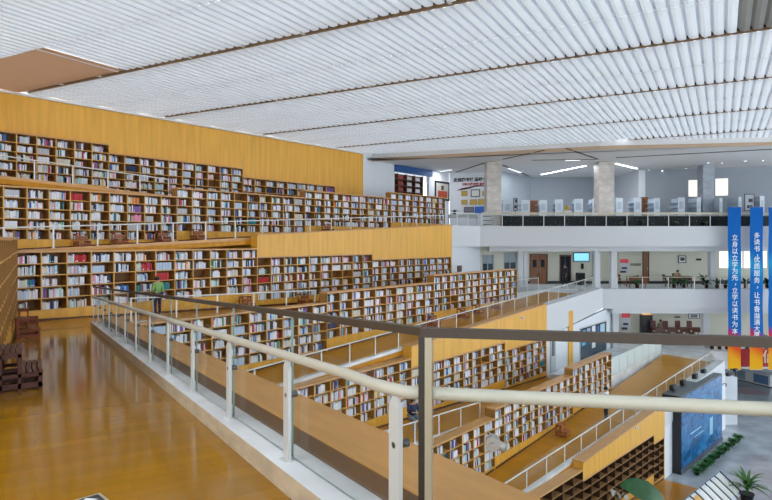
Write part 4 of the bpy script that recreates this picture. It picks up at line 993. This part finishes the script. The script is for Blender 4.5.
mb = MB(); mb.bev(-.1, .1, 0, .14, 0, .45, .02); mb.build('casing', BLACK, t); mb = MB(); mb.box(-.08, .08, -.008, -.001, .03, .42); mb.build('grille', DKGL, t)
t = thing('machine_cabinet', 'black box cabinet under the hanging screen', 'cabinet', (xat(581.5, 46.5), 46.5, zz(L2)+.003))
mb = MB(); mb.bev(-.3, .3, 0, .5, 0, .95, .03); mb.build('casing', BLACK, t); mb = MB(); mb.box(-.24, .24, -.01, -.001, .3, .85); mb.build('front', DKGL, t)
picture('framed green and white picture on the cream wall over the reading table', 678, 686, 255.5, 263, YB, BLACK, PAPER, inner=[(.25, .8, .3, .75, DGREEN)])
picture('small dark sign right of the green picture on the cream wall', 696, 701, 258.5, 260.5, YB, BLACK, DKCL, 'sign', 'sign')
picture('small dark picture on the white oblique wall below the top balcony corner', 0, 0, 0, 0, 41.5, DKW, mat('print_dark', (.16, .08, .06), .5), 'picture_frame', 'picture', None, (v0+(v1-v0)*.33+Vector(((v1-v0).y, -(v1-v0).x)).normalized()*.006).to_3d()+Vector((0, 0, zat(271.5, 41.3))), math.atan2((v1-v0).y, (v1-v0).x), .75, .42)
def red_poster(label, a, b, c, d, Y, zf):
    w = (b-a)/F*Y; h = (d-c)/F*Y; t = thing('poster_stand', label, 'poster', (xat((a+b)/2, Y), Y, zf), 0)
    z0 = zat(d, Y)-zf
    mb = MB(); mb.box(-w/2, w/2, 0, .02, z0, z0+h); p = mb.build('sheet', mat('poster_photo', (.36, .38, .44), .5), t)
    mb = MB(); mb.box(-w/2, w/2, -.006, -.001, z0+h*.72, z0+h); mb.build('red_heading', mat('poster_red', (.55, .03, .05), .5), p)
    mb = MB(); mb.box(-w*.3, w*.3, -.006, -.001, z0+h*.28, z0+h*.42); mb.box(-w*.48, w*.2, -.006, -.001, z0+.02*h, z0+h*.16); mb.build('motif', DKCL, p)
    mb = MB(); mb.tube([(0, .03, .01), (0, .03, z0+h)], .015, 6); mb.bev(-.25, .25, -.1, .18, 0, .02, .004); mb.build('stand', STEELG, t)
red_poster('red headed poster stand on the middle storey', 620, 628.5, 259, 273, 46.5, zz(L2)+.003)
red_poster('red headed poster stand on the lower storey', 621.5, 630, 313, 330, 46.5, zz(L1)+.003)
o = text_mesh('综合阅览', .22, DKCL, 'wall_lettering', None, (xat(635.5, YB), YB-.012, zat(264.8, YB)), (PI/2, 0, 0), .006, .004); tag(o, 'small dark lettering on the cream wall right of the red poster', 'lettering')
table('reading_table', 'brown wooden desk near the red poster on the middle storey', (xat(636, 44.4), 44.4, zz(L2)+.003), 1.3, .7, .78, BRNW, BRNW)
chair('brown chair left of the desk by the red poster', (xat(622.5, 44.5), 44.5, zz(L2)+.003), -1.57, BRNW)
table('reading_table', 'long dark reading table where a person sits, middle storey', (xat(678.5, 44.5), 44.5, zz(L2)+.003), 1.75, .7, .80, DKW, DKW)
chair('dark chair at the left end of the long reading table', (xat(667, 44.7), 44.7, zz(L2)+.003), -1.57, DKW)
chair('dark chair behind the long reading table', (xat(676.5, 45.6), 45.6, zz(L2)+.003), PI, DKW)
person('person in tan clothes leaning over the reading table on the middle storey', (xat(676.5, 45.42), 45.42, zz(L2)-.02), PI, mat('cloth_tan', (.42, .30, .16), .8), DKCL, 'sit', 1.0, lean=.1)
for i, (px, Y, lv, sc_, lab) in enumerate(((637, 43.6, L2, .7, 'bushy green plant in front of the brown desk'), (674, 43.6, L2, .7, 'left bushy green plant in front of the long reading table'), (684, 43.7, L2, .7, 'right bushy green plant in front of the long reading table'), (635.5, 47.2, L2, .8, 'dark plant on the floor by the cream wall'),
        (706.5, 43.25, L2, .75, 'dark leafy plant left of the blue banners'), (717, 43.2, L2, .8, 'second dark leafy plant left of the blue banners'), (725.5, 43.3, L2, .7, 'dark leafy plant close behind the left banner'), (745.5, 43.4, L2, .8, 'dark leafy plant between the two blue banners'), (767, 43.4, L2, .9, 'dark leafy plant right of the second banner'), (703, 46.8, L2, 1.0, 'dark spreading plant by the grey sign on the middle storey'))):
    plant(lab, (xat(px, Y), Y, zz(lv)+.003), .14, .26, 22, sc_*.62, .16, .85*sc_, .55*sc_, DGREEN if i > 2 else GREEN, DKW, stem=.12)
# ------------------------------------------------------------------ lower storey furnishing
t = thing('vending_cabinet', 'tall black cabinet with a glowing orange top on the lower storey', 'cabinet', (xat(647.5, 46.5), 46.5, zz(L1)+.003))
mb = MB(); mb.bev(-.42, .42, 0, .5, 0, 2.05, .03); mb.build('casing', BLACK, t)
mb = MB(); mb.bev(-.34, .3, -.02, .3, 2.06, 2.5, .06); mb.build('orange_sign', mat('orange_glow', (.8, .4, .1), .5, emit=(1, .55, .18, .5)), t)
picture('dark framed picture on the lower storey wall', 688, 699.5, 313.5, 318.5, YB, BLACK, PAPER, inner=[(.2, .8, .2, .8, GRYC)])
picture('thin dark sign on the lower storey wall', 674, 680, 316.3, 317.6, YB, BLACK, DKCL, 'sign', 'sign')
for i, (px, Y) in enumerate(((658.5, 45.2), (671, 45.1), (683.5, 45.2), (695.5, 45.1))):
    table('reading_table', f'dark red reading table, {ORD[i]} from the left on the lower storey', (xat(px, Y), Y, zz(L1)+.003), .84, .7, 1.28, mat('maroon_wood', (.10, .022, .018), .5), DKW, 'reading tables of the lower storey')
    c_ = chair(f'dark chair behind the reading table, {ORD[i]} from the left on the lower storey', (xat(px, Y)+.05, Y+.78, zz(L1)+.003), PI, MATS['maroon_wood'], 'chairs of the lower storey'); c_.scale = (1.0, 1.0, 1.75)
person('person with dark hair standing among the reading tables of the lower storey', (xat(660.5, 47.0), 47.0, zz(L1)+.003), PI, mat('cloth_sand', (.4, .34, .25), .8), DKCL, 'stand', .98)
for i, (px, Y, lab) in enumerate(((712, 43.3, 'green plant on the lower storey left of the banners'), (719.5, 43.3, 'left dark plant behind the lower banner ends'), (727, 43.3, 'right dark plant behind the lower banner ends'), (747, 43.4, 'dark plant between the lower banner ends'), (766, 43.6, 'dark plant right of the lower banner ends'))):
    plant(lab, (xat(px, Y), Y, zz(L1)+.003), .16, .5, 20, .38, .12, .6, .4, DGREEN, DKW, stem=.2)

for n_, px, py, lab in ((5, 522, 318.5, 'small white sensor box on the upper gold parapet, above the fifth bookcase row'), (7, 636, 428.5, 'small white sensor box on the lower gold parapet, above the empty bookcases')):
    f_ = T[n_]; s_ = f_.s_px(px); q = f_.p(s_); t = thing('sensor', lab, 'sensor', f_.loc(s_, -.002, zat(py, q.y)), f_.rot)
    mb = MB(); mb.bev(-.16, .16, -.07, 0, 0, .10, .02); mb.build('casing', WHITE, t); mb = MB(); mb.box(-.05, .05, -.078, -.071, .03, .07); mb.build('lens', DKGL, t)
# ------------------------------------------------------------------ banners
def banner_mat(name):
    m = bpy.data.materials.new(name); m.use_nodes = True; nt = m.node_tree; b = nt.nodes['Principled BSDF']; b.inputs['Roughness'].default_value = .7; b.inputs['Specular IOR Level'].default_value = .15
    tc = nt.nodes.new('ShaderNodeTexCoord'); sp = nt.nodes.new('ShaderNodeSeparateXYZ'); nt.links.new(tc.outputs['Generated'], sp.inputs[0])
    ma = nt.nodes.new('ShaderNodeMath'); ma.operation = 'MULTIPLY_ADD'; ma.inputs[1].default_value = .05; nt.links.new(sp.outputs['X'], ma.inputs[0]); nt.links.new(sp.outputs['Z'], ma.inputs[2])
    cr = nt.nodes.new('ShaderNodeValToRGB'); E = cr.color_ramp.elements
    E[0].position = .02; E[0].color = (.80, .42, .01, 1); E[1].position = 1; E[1].color = (.001, .105, .42, 1)
    for p, c in ((.10, (.82, .36, .01)), (.16, (.75, .10, .01)), (.22, (.60, .02, .04)), (.25, (.30, .03, .22)), (.275, (.002, .12, .42)), (.58, (.002, .14, .46)), (.66, (.01, .30, .58)), (.74, (.002, .13, .45))): e = E.new(p); e.color = (*c, 1)  # cyan band paints window light showing through the cloth, rest is print
    nt.links.new(ma.outputs[0], cr.inputs[0]); nt.links.new(cr.outputs[0], b.inputs['Base Color'])
    return m
BAN = banner_mat('banner_print_backlit')
YBn = 41.2; zt0, zb0 = zat(207, YBn), zat(370, YBn)
txts = [[(c, y) for c, y in zip('立身以立学为先，立学以读书为本', (238, 244.7, 251.6, 258.5, 265, 271.5, 278, 283, 291, 297.6, 304.2, 311, 317.8, 324.6, 331.5))],
        [(c, y) for c, y in zip('多读书，优质服务，让书香溢满大厦', (236, 242.6, 249.2, 254, 260, 266.7, 273.6, 280.6, 286, 295.6, 302.6, 309.4, 316, 322.6, 329, 335))], []]
for i, (a, b) in enumerate(((728, 741), (750, 763), (768.5, 781.5))):
    x0, x1 = xat(a, YBn), xat(b, YBn); w = x1-x0
    t = thing('banner', ['long blue hanging banner with white characters, left one of the pair', 'long blue hanging banner with white characters, right one of the pair', 'blue hanging banner cut off by the right edge of the picture'][i], 'banner', ((x0+x1)/2, YBn, zb0), 0, 'hanging banners')
    mb = MB(); n = 24; H_ = zt0-zb0
    for k in range(n):
        z0, z1 = H_*k/n, H_*(k+1)/n; y0, y1 = .03*math.sin(k*.7+i), .03*math.sin((k+1)*.7+i)
        mb.hexa([(-w/2, y0, z0), (w/2, y0, z0), (w/2, y0+.006, z0), (-w/2, y0+.006, z0), (-w/2, y1, z1), (w/2, y1, z1), (w/2, y1+.006, z1), (-w/2, y1+.006, z1)])
    cl = mb.build('cloth', BAN, t)
    mb = MB(); mb.tube([(-w/2-.05, 0, H_), (w/2+.05, 0, H_)], .02, 6); mb.tube([(-w/2-.02, .0, .01), (w/2+.02, .0, .01)], .018, 6); mb.build('rod', STEELG, t)
    for ch, py in txts[i]: text_mesh(ch, .44, mat('character_white', (.80, .84, .88), .6), 'character', t, (.0 if ch != '，' else .16, -.045, zat(py, YBn)-zb0), (PI/2, 0, 0), .003, .004)
# red banner on the lower balcony front
x0, x1 = xat(741.5, 42.3), xat(800, 42.3)
t = thing('red_banner', 'red cloth banner with pale characters on the lower balcony front', 'banner', (x0, 42.36, zat(367, 42.3)))
mb = MB(); h = 18/F*42.3; mb.box(0, x1-x0, 0, .02, 0, h); mb.build('cloth', RED, t)
text_mesh('信', .95, mat('character_gold', (.75, .62, .40), .5), 'character', t, (xat(769.5, 42.3)-x0, -.008, h*.52), (PI/2, 0, 0), .003, .02)
text_mesh('诚', .95, MATS['character_gold'], 'character', t, (xat(785, 42.3)-x0, -.008, h*.52), (PI/2, 0, 0), .003, .02)
mb = MB()
for k in range(3): mb.box(xat(761.5, 42.3)-x0, xat(763.2, 42.3)-x0, -.006, -.001, .1+.42*k, .28+.42*k)
mb.build('yellow_dots', YEL, t)

# ------------------------------------------------------------------ ground storey
def gp(px, py): Y = 12.2*F/(py-HY); return Vector((xat(px, Y), Y))
A, B_, Cc = gp(681, 475), gp(722, 440.5), gp(665.5, 470)
u = (B_-A); Lw = u.length; r = math.atan2(u.y, u.x); Hs = 4.06
t = thing('display_wall', 'large blue screen wall standing on the pale ground floor', 'screen', (A.x, A.y, .003), r)
mb = MB(); mb.box(0, Lw, .0, .95, 0, Hs); mb.build('casing', mat('screen_black', (.012, .014, .02), .25), t)
m = bpy.data.materials.new('screen_picture'); m.use_nodes = True; nt = m.node_tree; bs = nt.nodes['Principled BSDF']
tc = nt.nodes.new('ShaderNodeTexCoord'); mp = nt.nodes.new('ShaderNodeMapping'); mp.inputs['Scale'].default_value = (1.0, 1, 1.6); nz = nt.nodes.new('ShaderNodeTexNoise'); nz.inputs['Scale'].default_value = 1.1; nz.inputs['Detail'].default_value = 8; nz.inputs['Distortion'].default_value = 1.6
cr = nt.nodes.new('ShaderNodeValToRGB'); E_ = cr.color_ramp.elements; E_[0].position = .3; E_[0].color = (.001, .03, .10, 1); E_[1].position = .8; E_[1].color = (.02, .16, .32, 1)
e = E_.new(.52); e.color = (.003, .085, .24, 1)
nt.links.new(tc.outputs['Object'], mp.inputs[0]); nt.links.new(mp.outputs[0], nz.inputs['Vector']); nt.links.new(nz.outputs['Fac'], cr.inputs[0]); nt.links.new(cr.outputs[0], bs.inputs['Emission Color']); nt.links.new(cr.outputs[0], bs.inputs['Base Color']); bs.inputs['Emission Strength'].default_value = .5; bs.inputs['Roughness'].default_value = .25
mb = MB(); mb.box(.06, Lw-.04, -.015, -.002, .28, Hs-.06); sc_ = mb.build('screen', m, t)
mb = MB(); mb.box(Lw*.66, Lw*.74, -.02, -.016, .9, 1.9); mb.box(Lw*.2, Lw*.45, -.02, -.016, 1.75, 1.82); mb.box(Lw*.28, Lw*.5, -.02, -.016, 1.45, 1.50); mb.build('picture_marks', mat('screen_mark', (.2, .45, .6), .4, emit=(.3, .5, .65, .1)), sc_)
mb = MB(); mb.box(-.01, Lw+.01, -.03, -.001, 0, .26); mb.build('plinth', mat('screen_plinth', (.10, .12, .17), .4), t)
mb = MB(); mb.box(0, Lw, .004, .95, Hs+.001, Hs+.03); mb.build('top_cover', mat('cover_grey', (.12, .14, .15), .5), t)
for k, x in enumerate((.12, .34, .62, .84)):
    l_ = thing('spotlight', f'small black spotlight on top of the blue screen, {ORD[k]} from the left', 'light', (A.x+u.x*x-math.sin(r)*.7, A.y+u.y*x+math.cos(r)*.7, Hs+.036), r, 'spotlights on the screen wall')
    mb = MB(); mb.bev(-.22, .22, -.12, .12, .06, .34, .03); mb.build('head', BLACK, l_); mb = MB(); mb.box(-.05, .05, -.05, .05, 0, .06); mb.build('foot', BLACK, l_)
rows_ = [gp(697+(738-697)*k/8, 475-(475-441)*k/8) for k in range(9)]
for k, p in enumerate(rows_):
    plant(f'small leafy green plant in the row before the blue screen, {ORD[k]} from the near end', (p.x, p.y, .003), .13, .12, 38, .42, .16, .42, .28, mat('bush_green', (.035, .15, .02), .5, var=(5, 5, 5, .4)), DKCL, group='plants before the blue screen', stem=.1)
p = gp(747, 503)
plant('tall arching palm on the pale ground floor', (p.x, p.y, .003), .3, .45, 26, 1.15, .16, 1.15, .75, mat('palm_green', (.06, .18, .035), .45, var=(4, 4, 4, .4)), BLACK, stem=.35, name='potted_palm')
# brochure rack
top0, top1 = Vector((xat(683, 25.6), 25.6)), Vector((xat(719.5, 28.9), 28.9)); uu = top1-top0; Lr = uu.length; rr = math.atan2(uu.y, uu.x); zt = zat(471, 28.9)
t = thing('brochure_rack', 'sloping white rack of leaflets by the palm on the ground floor', 'rack', (top0.x, top0.y, .003), rr)
dx = 1.0
mb = MB(); mb.hexa([(0, -dx, .35), (Lr, -dx, .35), (Lr, -dx+.03, .33), (0, -dx+.03, .33), (0, 0, zt), (Lr, 0, zt), (Lr, .04, zt-.02), (0, .04, zt-.02)]); bk = mb.build('sloping_board', mat('rack_white', (.62, .68, .74), .4), t)
def on(u_, v_, off=.012): return (u_*Lr, -dx+v_*dx-off*.8, .35+v_*(zt-.35)+off*.6)
for k in range(7):
    a, b = .04+.135*k, .04+.135*k+.10; mb = MB()
    pts = [(a, .12), (b, .12), (b, .88), (a, .88)]; mb.hexa([on(x, y, .006) for x, y in pts]+[on(x, y, .03) for x, y in pts]); mb.build('leaflet', PAPER if k != 1 else OAK, bk)
mb = MB()
for x in (0, .145, .28, .415, .55, .685, .82, .985):
    pts = [(x, .0), (x+.012, .0), (x+.012, 1), (x, 1)]; mb.hexa([on(*p_, .004) for p_ in pts]+[on(*p_, .05) for p_ in pts])
pts = [(0, .985), (1, .985), (1, 1.0), (0, 1.0)]; mb.hexa([on(*p_, .004) for p_ in pts]+[on(*p_, .05) for p_ in pts]); mb.build('divider', BLACK, t)
for x in (.05, Lr-.1):
    mb = MB(); mb.box(x, x+.05, -.05, -.0, 0, zt-.05); mb.box(x, x+.05, -dx, -dx+.05, 0, .33); mb.box(x, x+.05, -dx+.05, -.05, .02, .06); mb.build('leg', STEELG, t)
# large leaved plant
Yp = 21.5; xp = xat(652, Yp)
t = thing('potted_plant', 'tall plant with one huge glossy leaf and white flowers at the lower edge', 'plant', (xp, Yp, .003))
mb = MB(); mb.lathe([(0, .003), (.32, .003), (.42, .6), (.45, .6), (.45, .56), (.38, .55), (0, .53)]); mb.build('pot', WHITE, t)
def leaf2(mb, pts, ws):
    vs = []; n = len(pts)
    for i, p in enumerate(pts):
        p = Vector(p); d = (Vector(pts[min(i+1, n-1)])-Vector(pts[max(i-1, 0)])).normalized(); sd = d.cross(Vector((.2, -.75, .6))).normalized(); w = ws[i]
        vs += [p-sd*w+Vector((0, 0, w*.12)), p-sd*w*.5+Vector((0, 0, .02)), p, p+sd*w*.5+Vector((0, 0, .02)), p+sd*w+Vector((0, 0, w*.12))]
    fs = [(5*i+k, 5*i+k+1, 5*i+6+k, 5*i+5+k) for i in range(n-1) for k in range(4)]; mb.add(vs, fs, 0, True)
def lz(px, py): v = at(px, py, Yp); return (v.x-xp, 0, v.z-.003)
for j, (P_, W_) in enumerate((([lz(668, 512), lz(658, 500), lz(647, 493), lz(636, 488.5), lz(627, 486), lz(620, 486)], [.12, .32, .40, .36, .22, .02]), ([lz(640, 540), lz(625, 525), lz(612, 515), lz(600, 512)], [.1, .3, .3, .02]), ([lz(660, 540), lz(675, 522), lz(690, 514), lz(703, 514)], [.1, .3, .28, .02]))):
    mb = MB(); leaf2(mb, P_, W_); mb.build('leaf', mat('big_leaf', (.015, .085, .02), .3, var=(3, 3, 3, .35)), t)
    mb = MB(); a_ = Vector(P_[0]); mb.tube([(0.02*j, 0, .5), (a_.x*.3, .03*j, a_.z*.6), tuple(a_)], .03, 6); mb.build('stem', GREEN, t)
for px, py in ((613, 492), (620, 495), (626, 497)):
    v = lz(px, py); mb = MB(); b0 = Vector(v); mb.tube([(0, -.05, .5), (b0.x*.5, -.1, b0.z*.7), tuple(b0-Vector((0, 0, .12)))], .014, 5); f_ = mb.build('stem', GREEN, t)
    mb = MB(); leaf(mb, tuple(b0-Vector((0, 0, .15))), random.uniform(3.6, 5), .16, .15, .34, .02); leaf(mb, tuple(b0-Vector((0, 0, .15))), random.uniform(5, 6), .14, .13, .28, .02); mb.build('flower', PAPER, t)
# counter far back and floor emblem
A, B_ = gp(735, 379.5), gp(770, 388); u = B_-A; r = math.atan2(u.y, u.x); Lc = u.length
t = thing('service_counter', 'long white glass fronted counter at the back of the ground floor', 'counter', (A.x, A.y, .003), r)
mb = MB(); mb.box(0, Lc, 0, .7, .08, 1.02); mb.build('body', WHITE, t); mb = MB(); mb.box(.04, Lc-.04, .04, .66, 0, .078); mb.build('plinth', BLACK, t)
mb = MB(); mb.bev(-.04, Lc+.04, -.05, .75, 1.022, 1.08, .01); mb.build('top_board', WHITE, t)
for a, b, m in ((.08, .3, GLASSB), (.32, .52, PAPER), (.55, .95, mat('counter_blue', (.10, .20, .36), .3))): mb = MB(); mb.box(Lc*a, Lc*b, -.015, -.002, .2, .92); mb.build('front_panel', m, t)
q = gp(733.5, 379.5); o = None
t = thing('bollard', 'small dark red post at the left end of the white counter', 'post', (q.x-.1, q.y-.5, .003)); mb = MB(); mb.lathe([(.12, 0), (.12, .03), (.04, .04), (.04, .95), (.06, 1.0), (.001, 1.02)], seg=10); mb.build('shaft', mat('dark_red_post', (.10, .01, .02), .4), t)
q = gp(748, 391.5); mb = MB(); mb.prism([(1.4*math.cos(k*PI/8), 1.1*math.sin(k*PI/8)) for k in range(16)], .0, .008); o = mb.build('floor_mat', mat('mat_rose', (.34, .22, .24), .6), None, (q.x, q.y, .002)); tag(o, 'rose floor mat in front of the white counter', 'mat')
for k, (px, py) in enumerate(((728.5, 375), (735.5, 370.5), (724, 385.5))):
    Y = 39.5; t = thing('wall_lamp', ['left upper', 'right upper', 'lowest'][k]+' small black lamp on the white wall right of the screen', 'light', (xat(px, Y), Y, zat(py+1, Y)), .5)
    mb = MB(); mb.bev(-.16, .16, -.1, .1, 0, .2, .03); mb.build('head', BLACK, t); mb = MB(); mb.box(-.04, .04, .1, .35, .06, .12); mb.build('arm', BLACK, t)
# wall end carrying the lamps
q = at(728, 380, 39.9); mb = MB(); mb.box(q.x-.35, q.x+.6, 39.86, 40.4, 0, zz(L1-1.26)); struct('wall_end', mb, [WALLW], 'white wall end right of the blue screen', None, None, 'wall')

# ------------------------------------------------------------------ floor sign in the foreground
a_ = .505*2.04+.863*4.05; d_ = .863*2.04-.505*4.05
t = thing('floor_sign', 'black floor sign with a white arrow in a pale frame, foreground walkway', 'sign', Wk.loc(a_, d_, zz(wz(a_))+.012), Wk.rot+.75); t.rotation_euler = (0, 0, Wk.rot+PI/2+.25)
mb = MB(); mb.box(-.105, .105, 0, .36, -.012, .006); mb.build('frame', mat('sign_frame', (.50, .42, .30), .4), t)
mb = MB(); mb.box(-.085, .085, .02, .34, .0065, .009); mb.build('plate', BLACK, t)
mb = MB(); mb.add([(-.02, .30, .011), (.02, .30, .011), (.02, .10, .011), (-.02, .10, .011), (-.06, .11, .011), (.06, .11, .011), (0, .035, .011)], [(3, 2, 1, 0), (6, 5, 4)]); mb.build('arrow', PAPER, t)
SKY=3.5; EXPO=0.0
# ------------------------------------------------------------------ books
def vis(b):
    px, py, tn = b[13], b[14], b[8]
    if tn == 3: return 21 < px < 320 and py < 289
    if tn == 2: return 3 < px < 330
    if tn == 1: return 3 < px < 330
    if tn == 4: return 195 < px < 420
    if tn == 5: return 300 < px < 408
    if tn == 6: return 438 < px < 560
    return False
def area(b): return (b[4]*(870-b[13])**2/b[0].off)*b[5]/b[15]
cand = sorted([b for b in BOOKS if vis(b)], key=area, reverse=True)[:300]
cs = set(id(b) for b in cand)
RN = ['first', 'second', 'third', 'fourth']
rest = MB(); tierw = {1: 'top tier', 2: 'second tier', 3: 'third tier', 4: 'fourth tier', 5: 'fifth tier', 6: 'sixth tier'}
def book_geo(mb, w, h, d, ci):
    s = .006
    mb.add([(0, s, 0), (w*.5, 0, 0), (w, s, 0), (w, d, 0), (0, d, 0), (0, s, h), (w*.5, 0, h), (w, s, h), (w, d, h), (0, d, h)],
           [(0, 1, 6, 5), (1, 2, 7, 6), (2, 3, 8, 7), (4, 0, 5, 9), (3, 4, 9, 8)], ci)
    mb.add([(0, s, h), (w*.5, 0, h), (w, s, h), (w, d, h), (0, d, h)], [(0, 1, 2, 3, 4)], 1)
    mb.add([(0, s, 0), (w*.5, 0, 0), (w, s, 0), (w, d, 0), (0, d, 0)], [(4, 3, 2, 1, 0)], ci)
for b in BOOKS:
    fr, s, d, z, w, h, dep, col, tn, rn, bay, row, k = b[:13]
    if id(b) in cs:
        mb = MB(); mb2 = MB()
        lb = h*.16
        c2 = PN.index('white') if col not in ('white', 'cream') else PN.index('pale grey')
        mbx = MB(); book_geo(mbx, w, h, dep, 0)
        mbx.add([(w*.12, .0035, h*.12), (w*.5, -.0012, h*.12), (w*.88, .0035, h*.12), (w*.12, .0035, h*.26), (w*.5, -.0012, h*.26), (w*.88, .0035, h*.26)], [(0, 1, 4, 3), (1, 2, 5, 4)], 2)
        o = mbx.build('book', [BMAT[PN.index(col)], PAPER, BMAT[c2]], None, fr.loc(s, d, zz(z)+.001), fr.rot)
        tag(o, f'{col} book, {ORD[min(k, 24)]} from left, {ORD[row]} shelf, {ORD[bay]} bay, {RN[rn]} case, {tierw[tn]}', 'book', 'books in the terrace bookcases')
    else:
        mb = MB(); book_geo(mb, w, h, dep, PN.index(col)); n0 = len(rest.v)
        q = [fr.p(s+v[0], d+v[1]) for v in mb.v]
        mb.v = [(p.x, p.y, zz(z)+.001+v[2]) for p, v in zip(q, mb.v)]
        rest.add(mb.v, mb.f); rest.mi[-len(mb.f):] = mb.mi
o = rest.build('books', BMAT); tag(o, 'thousands of further books filling the terrace bookcases', 'books', None, 'stuff')

# ------------------------------------------------------------------ sky, camera
w = bpy.data.worlds.new('sky'); bpy.context.scene.world = w; w.use_nodes = True
bg = w.node_tree.nodes['Background']; bg.inputs[0].default_value = (.86, .93, 1, 1); bg.inputs[1].default_value = SKY
cd = bpy.data.cameras.new('camera'); cam = bpy.data.objects.new('camera', cd); C.objects.link(cam)
cam.location = (0, 0, EYE); cam.rotation_euler = (PI/2, 0, 0)
cd.sensor_width = 36; cd.lens = 36*F/772; cd.shift_y = -(250-HY)/772; cd.clip_start = .05; cd.clip_end = 300
sc = bpy.context.scene; sc.camera = cam
sc.view_settings.view_transform = 'Standard'; sc.view_settings.look = 'None'; sc.view_settings.gamma = 1; sc.view_settings.use_curve_mapping = False
sc.view_settings.exposure = EXPO
sc.cycles.max_bounces = 10; sc.cycles.diffuse_bounces = 5; sc.cycles.glossy_bounces = 3; sc.cycles.transparent_max_bounces = 24; sc.cycles.transmission_bounces = 4
sc.cycles.use_denoising = True
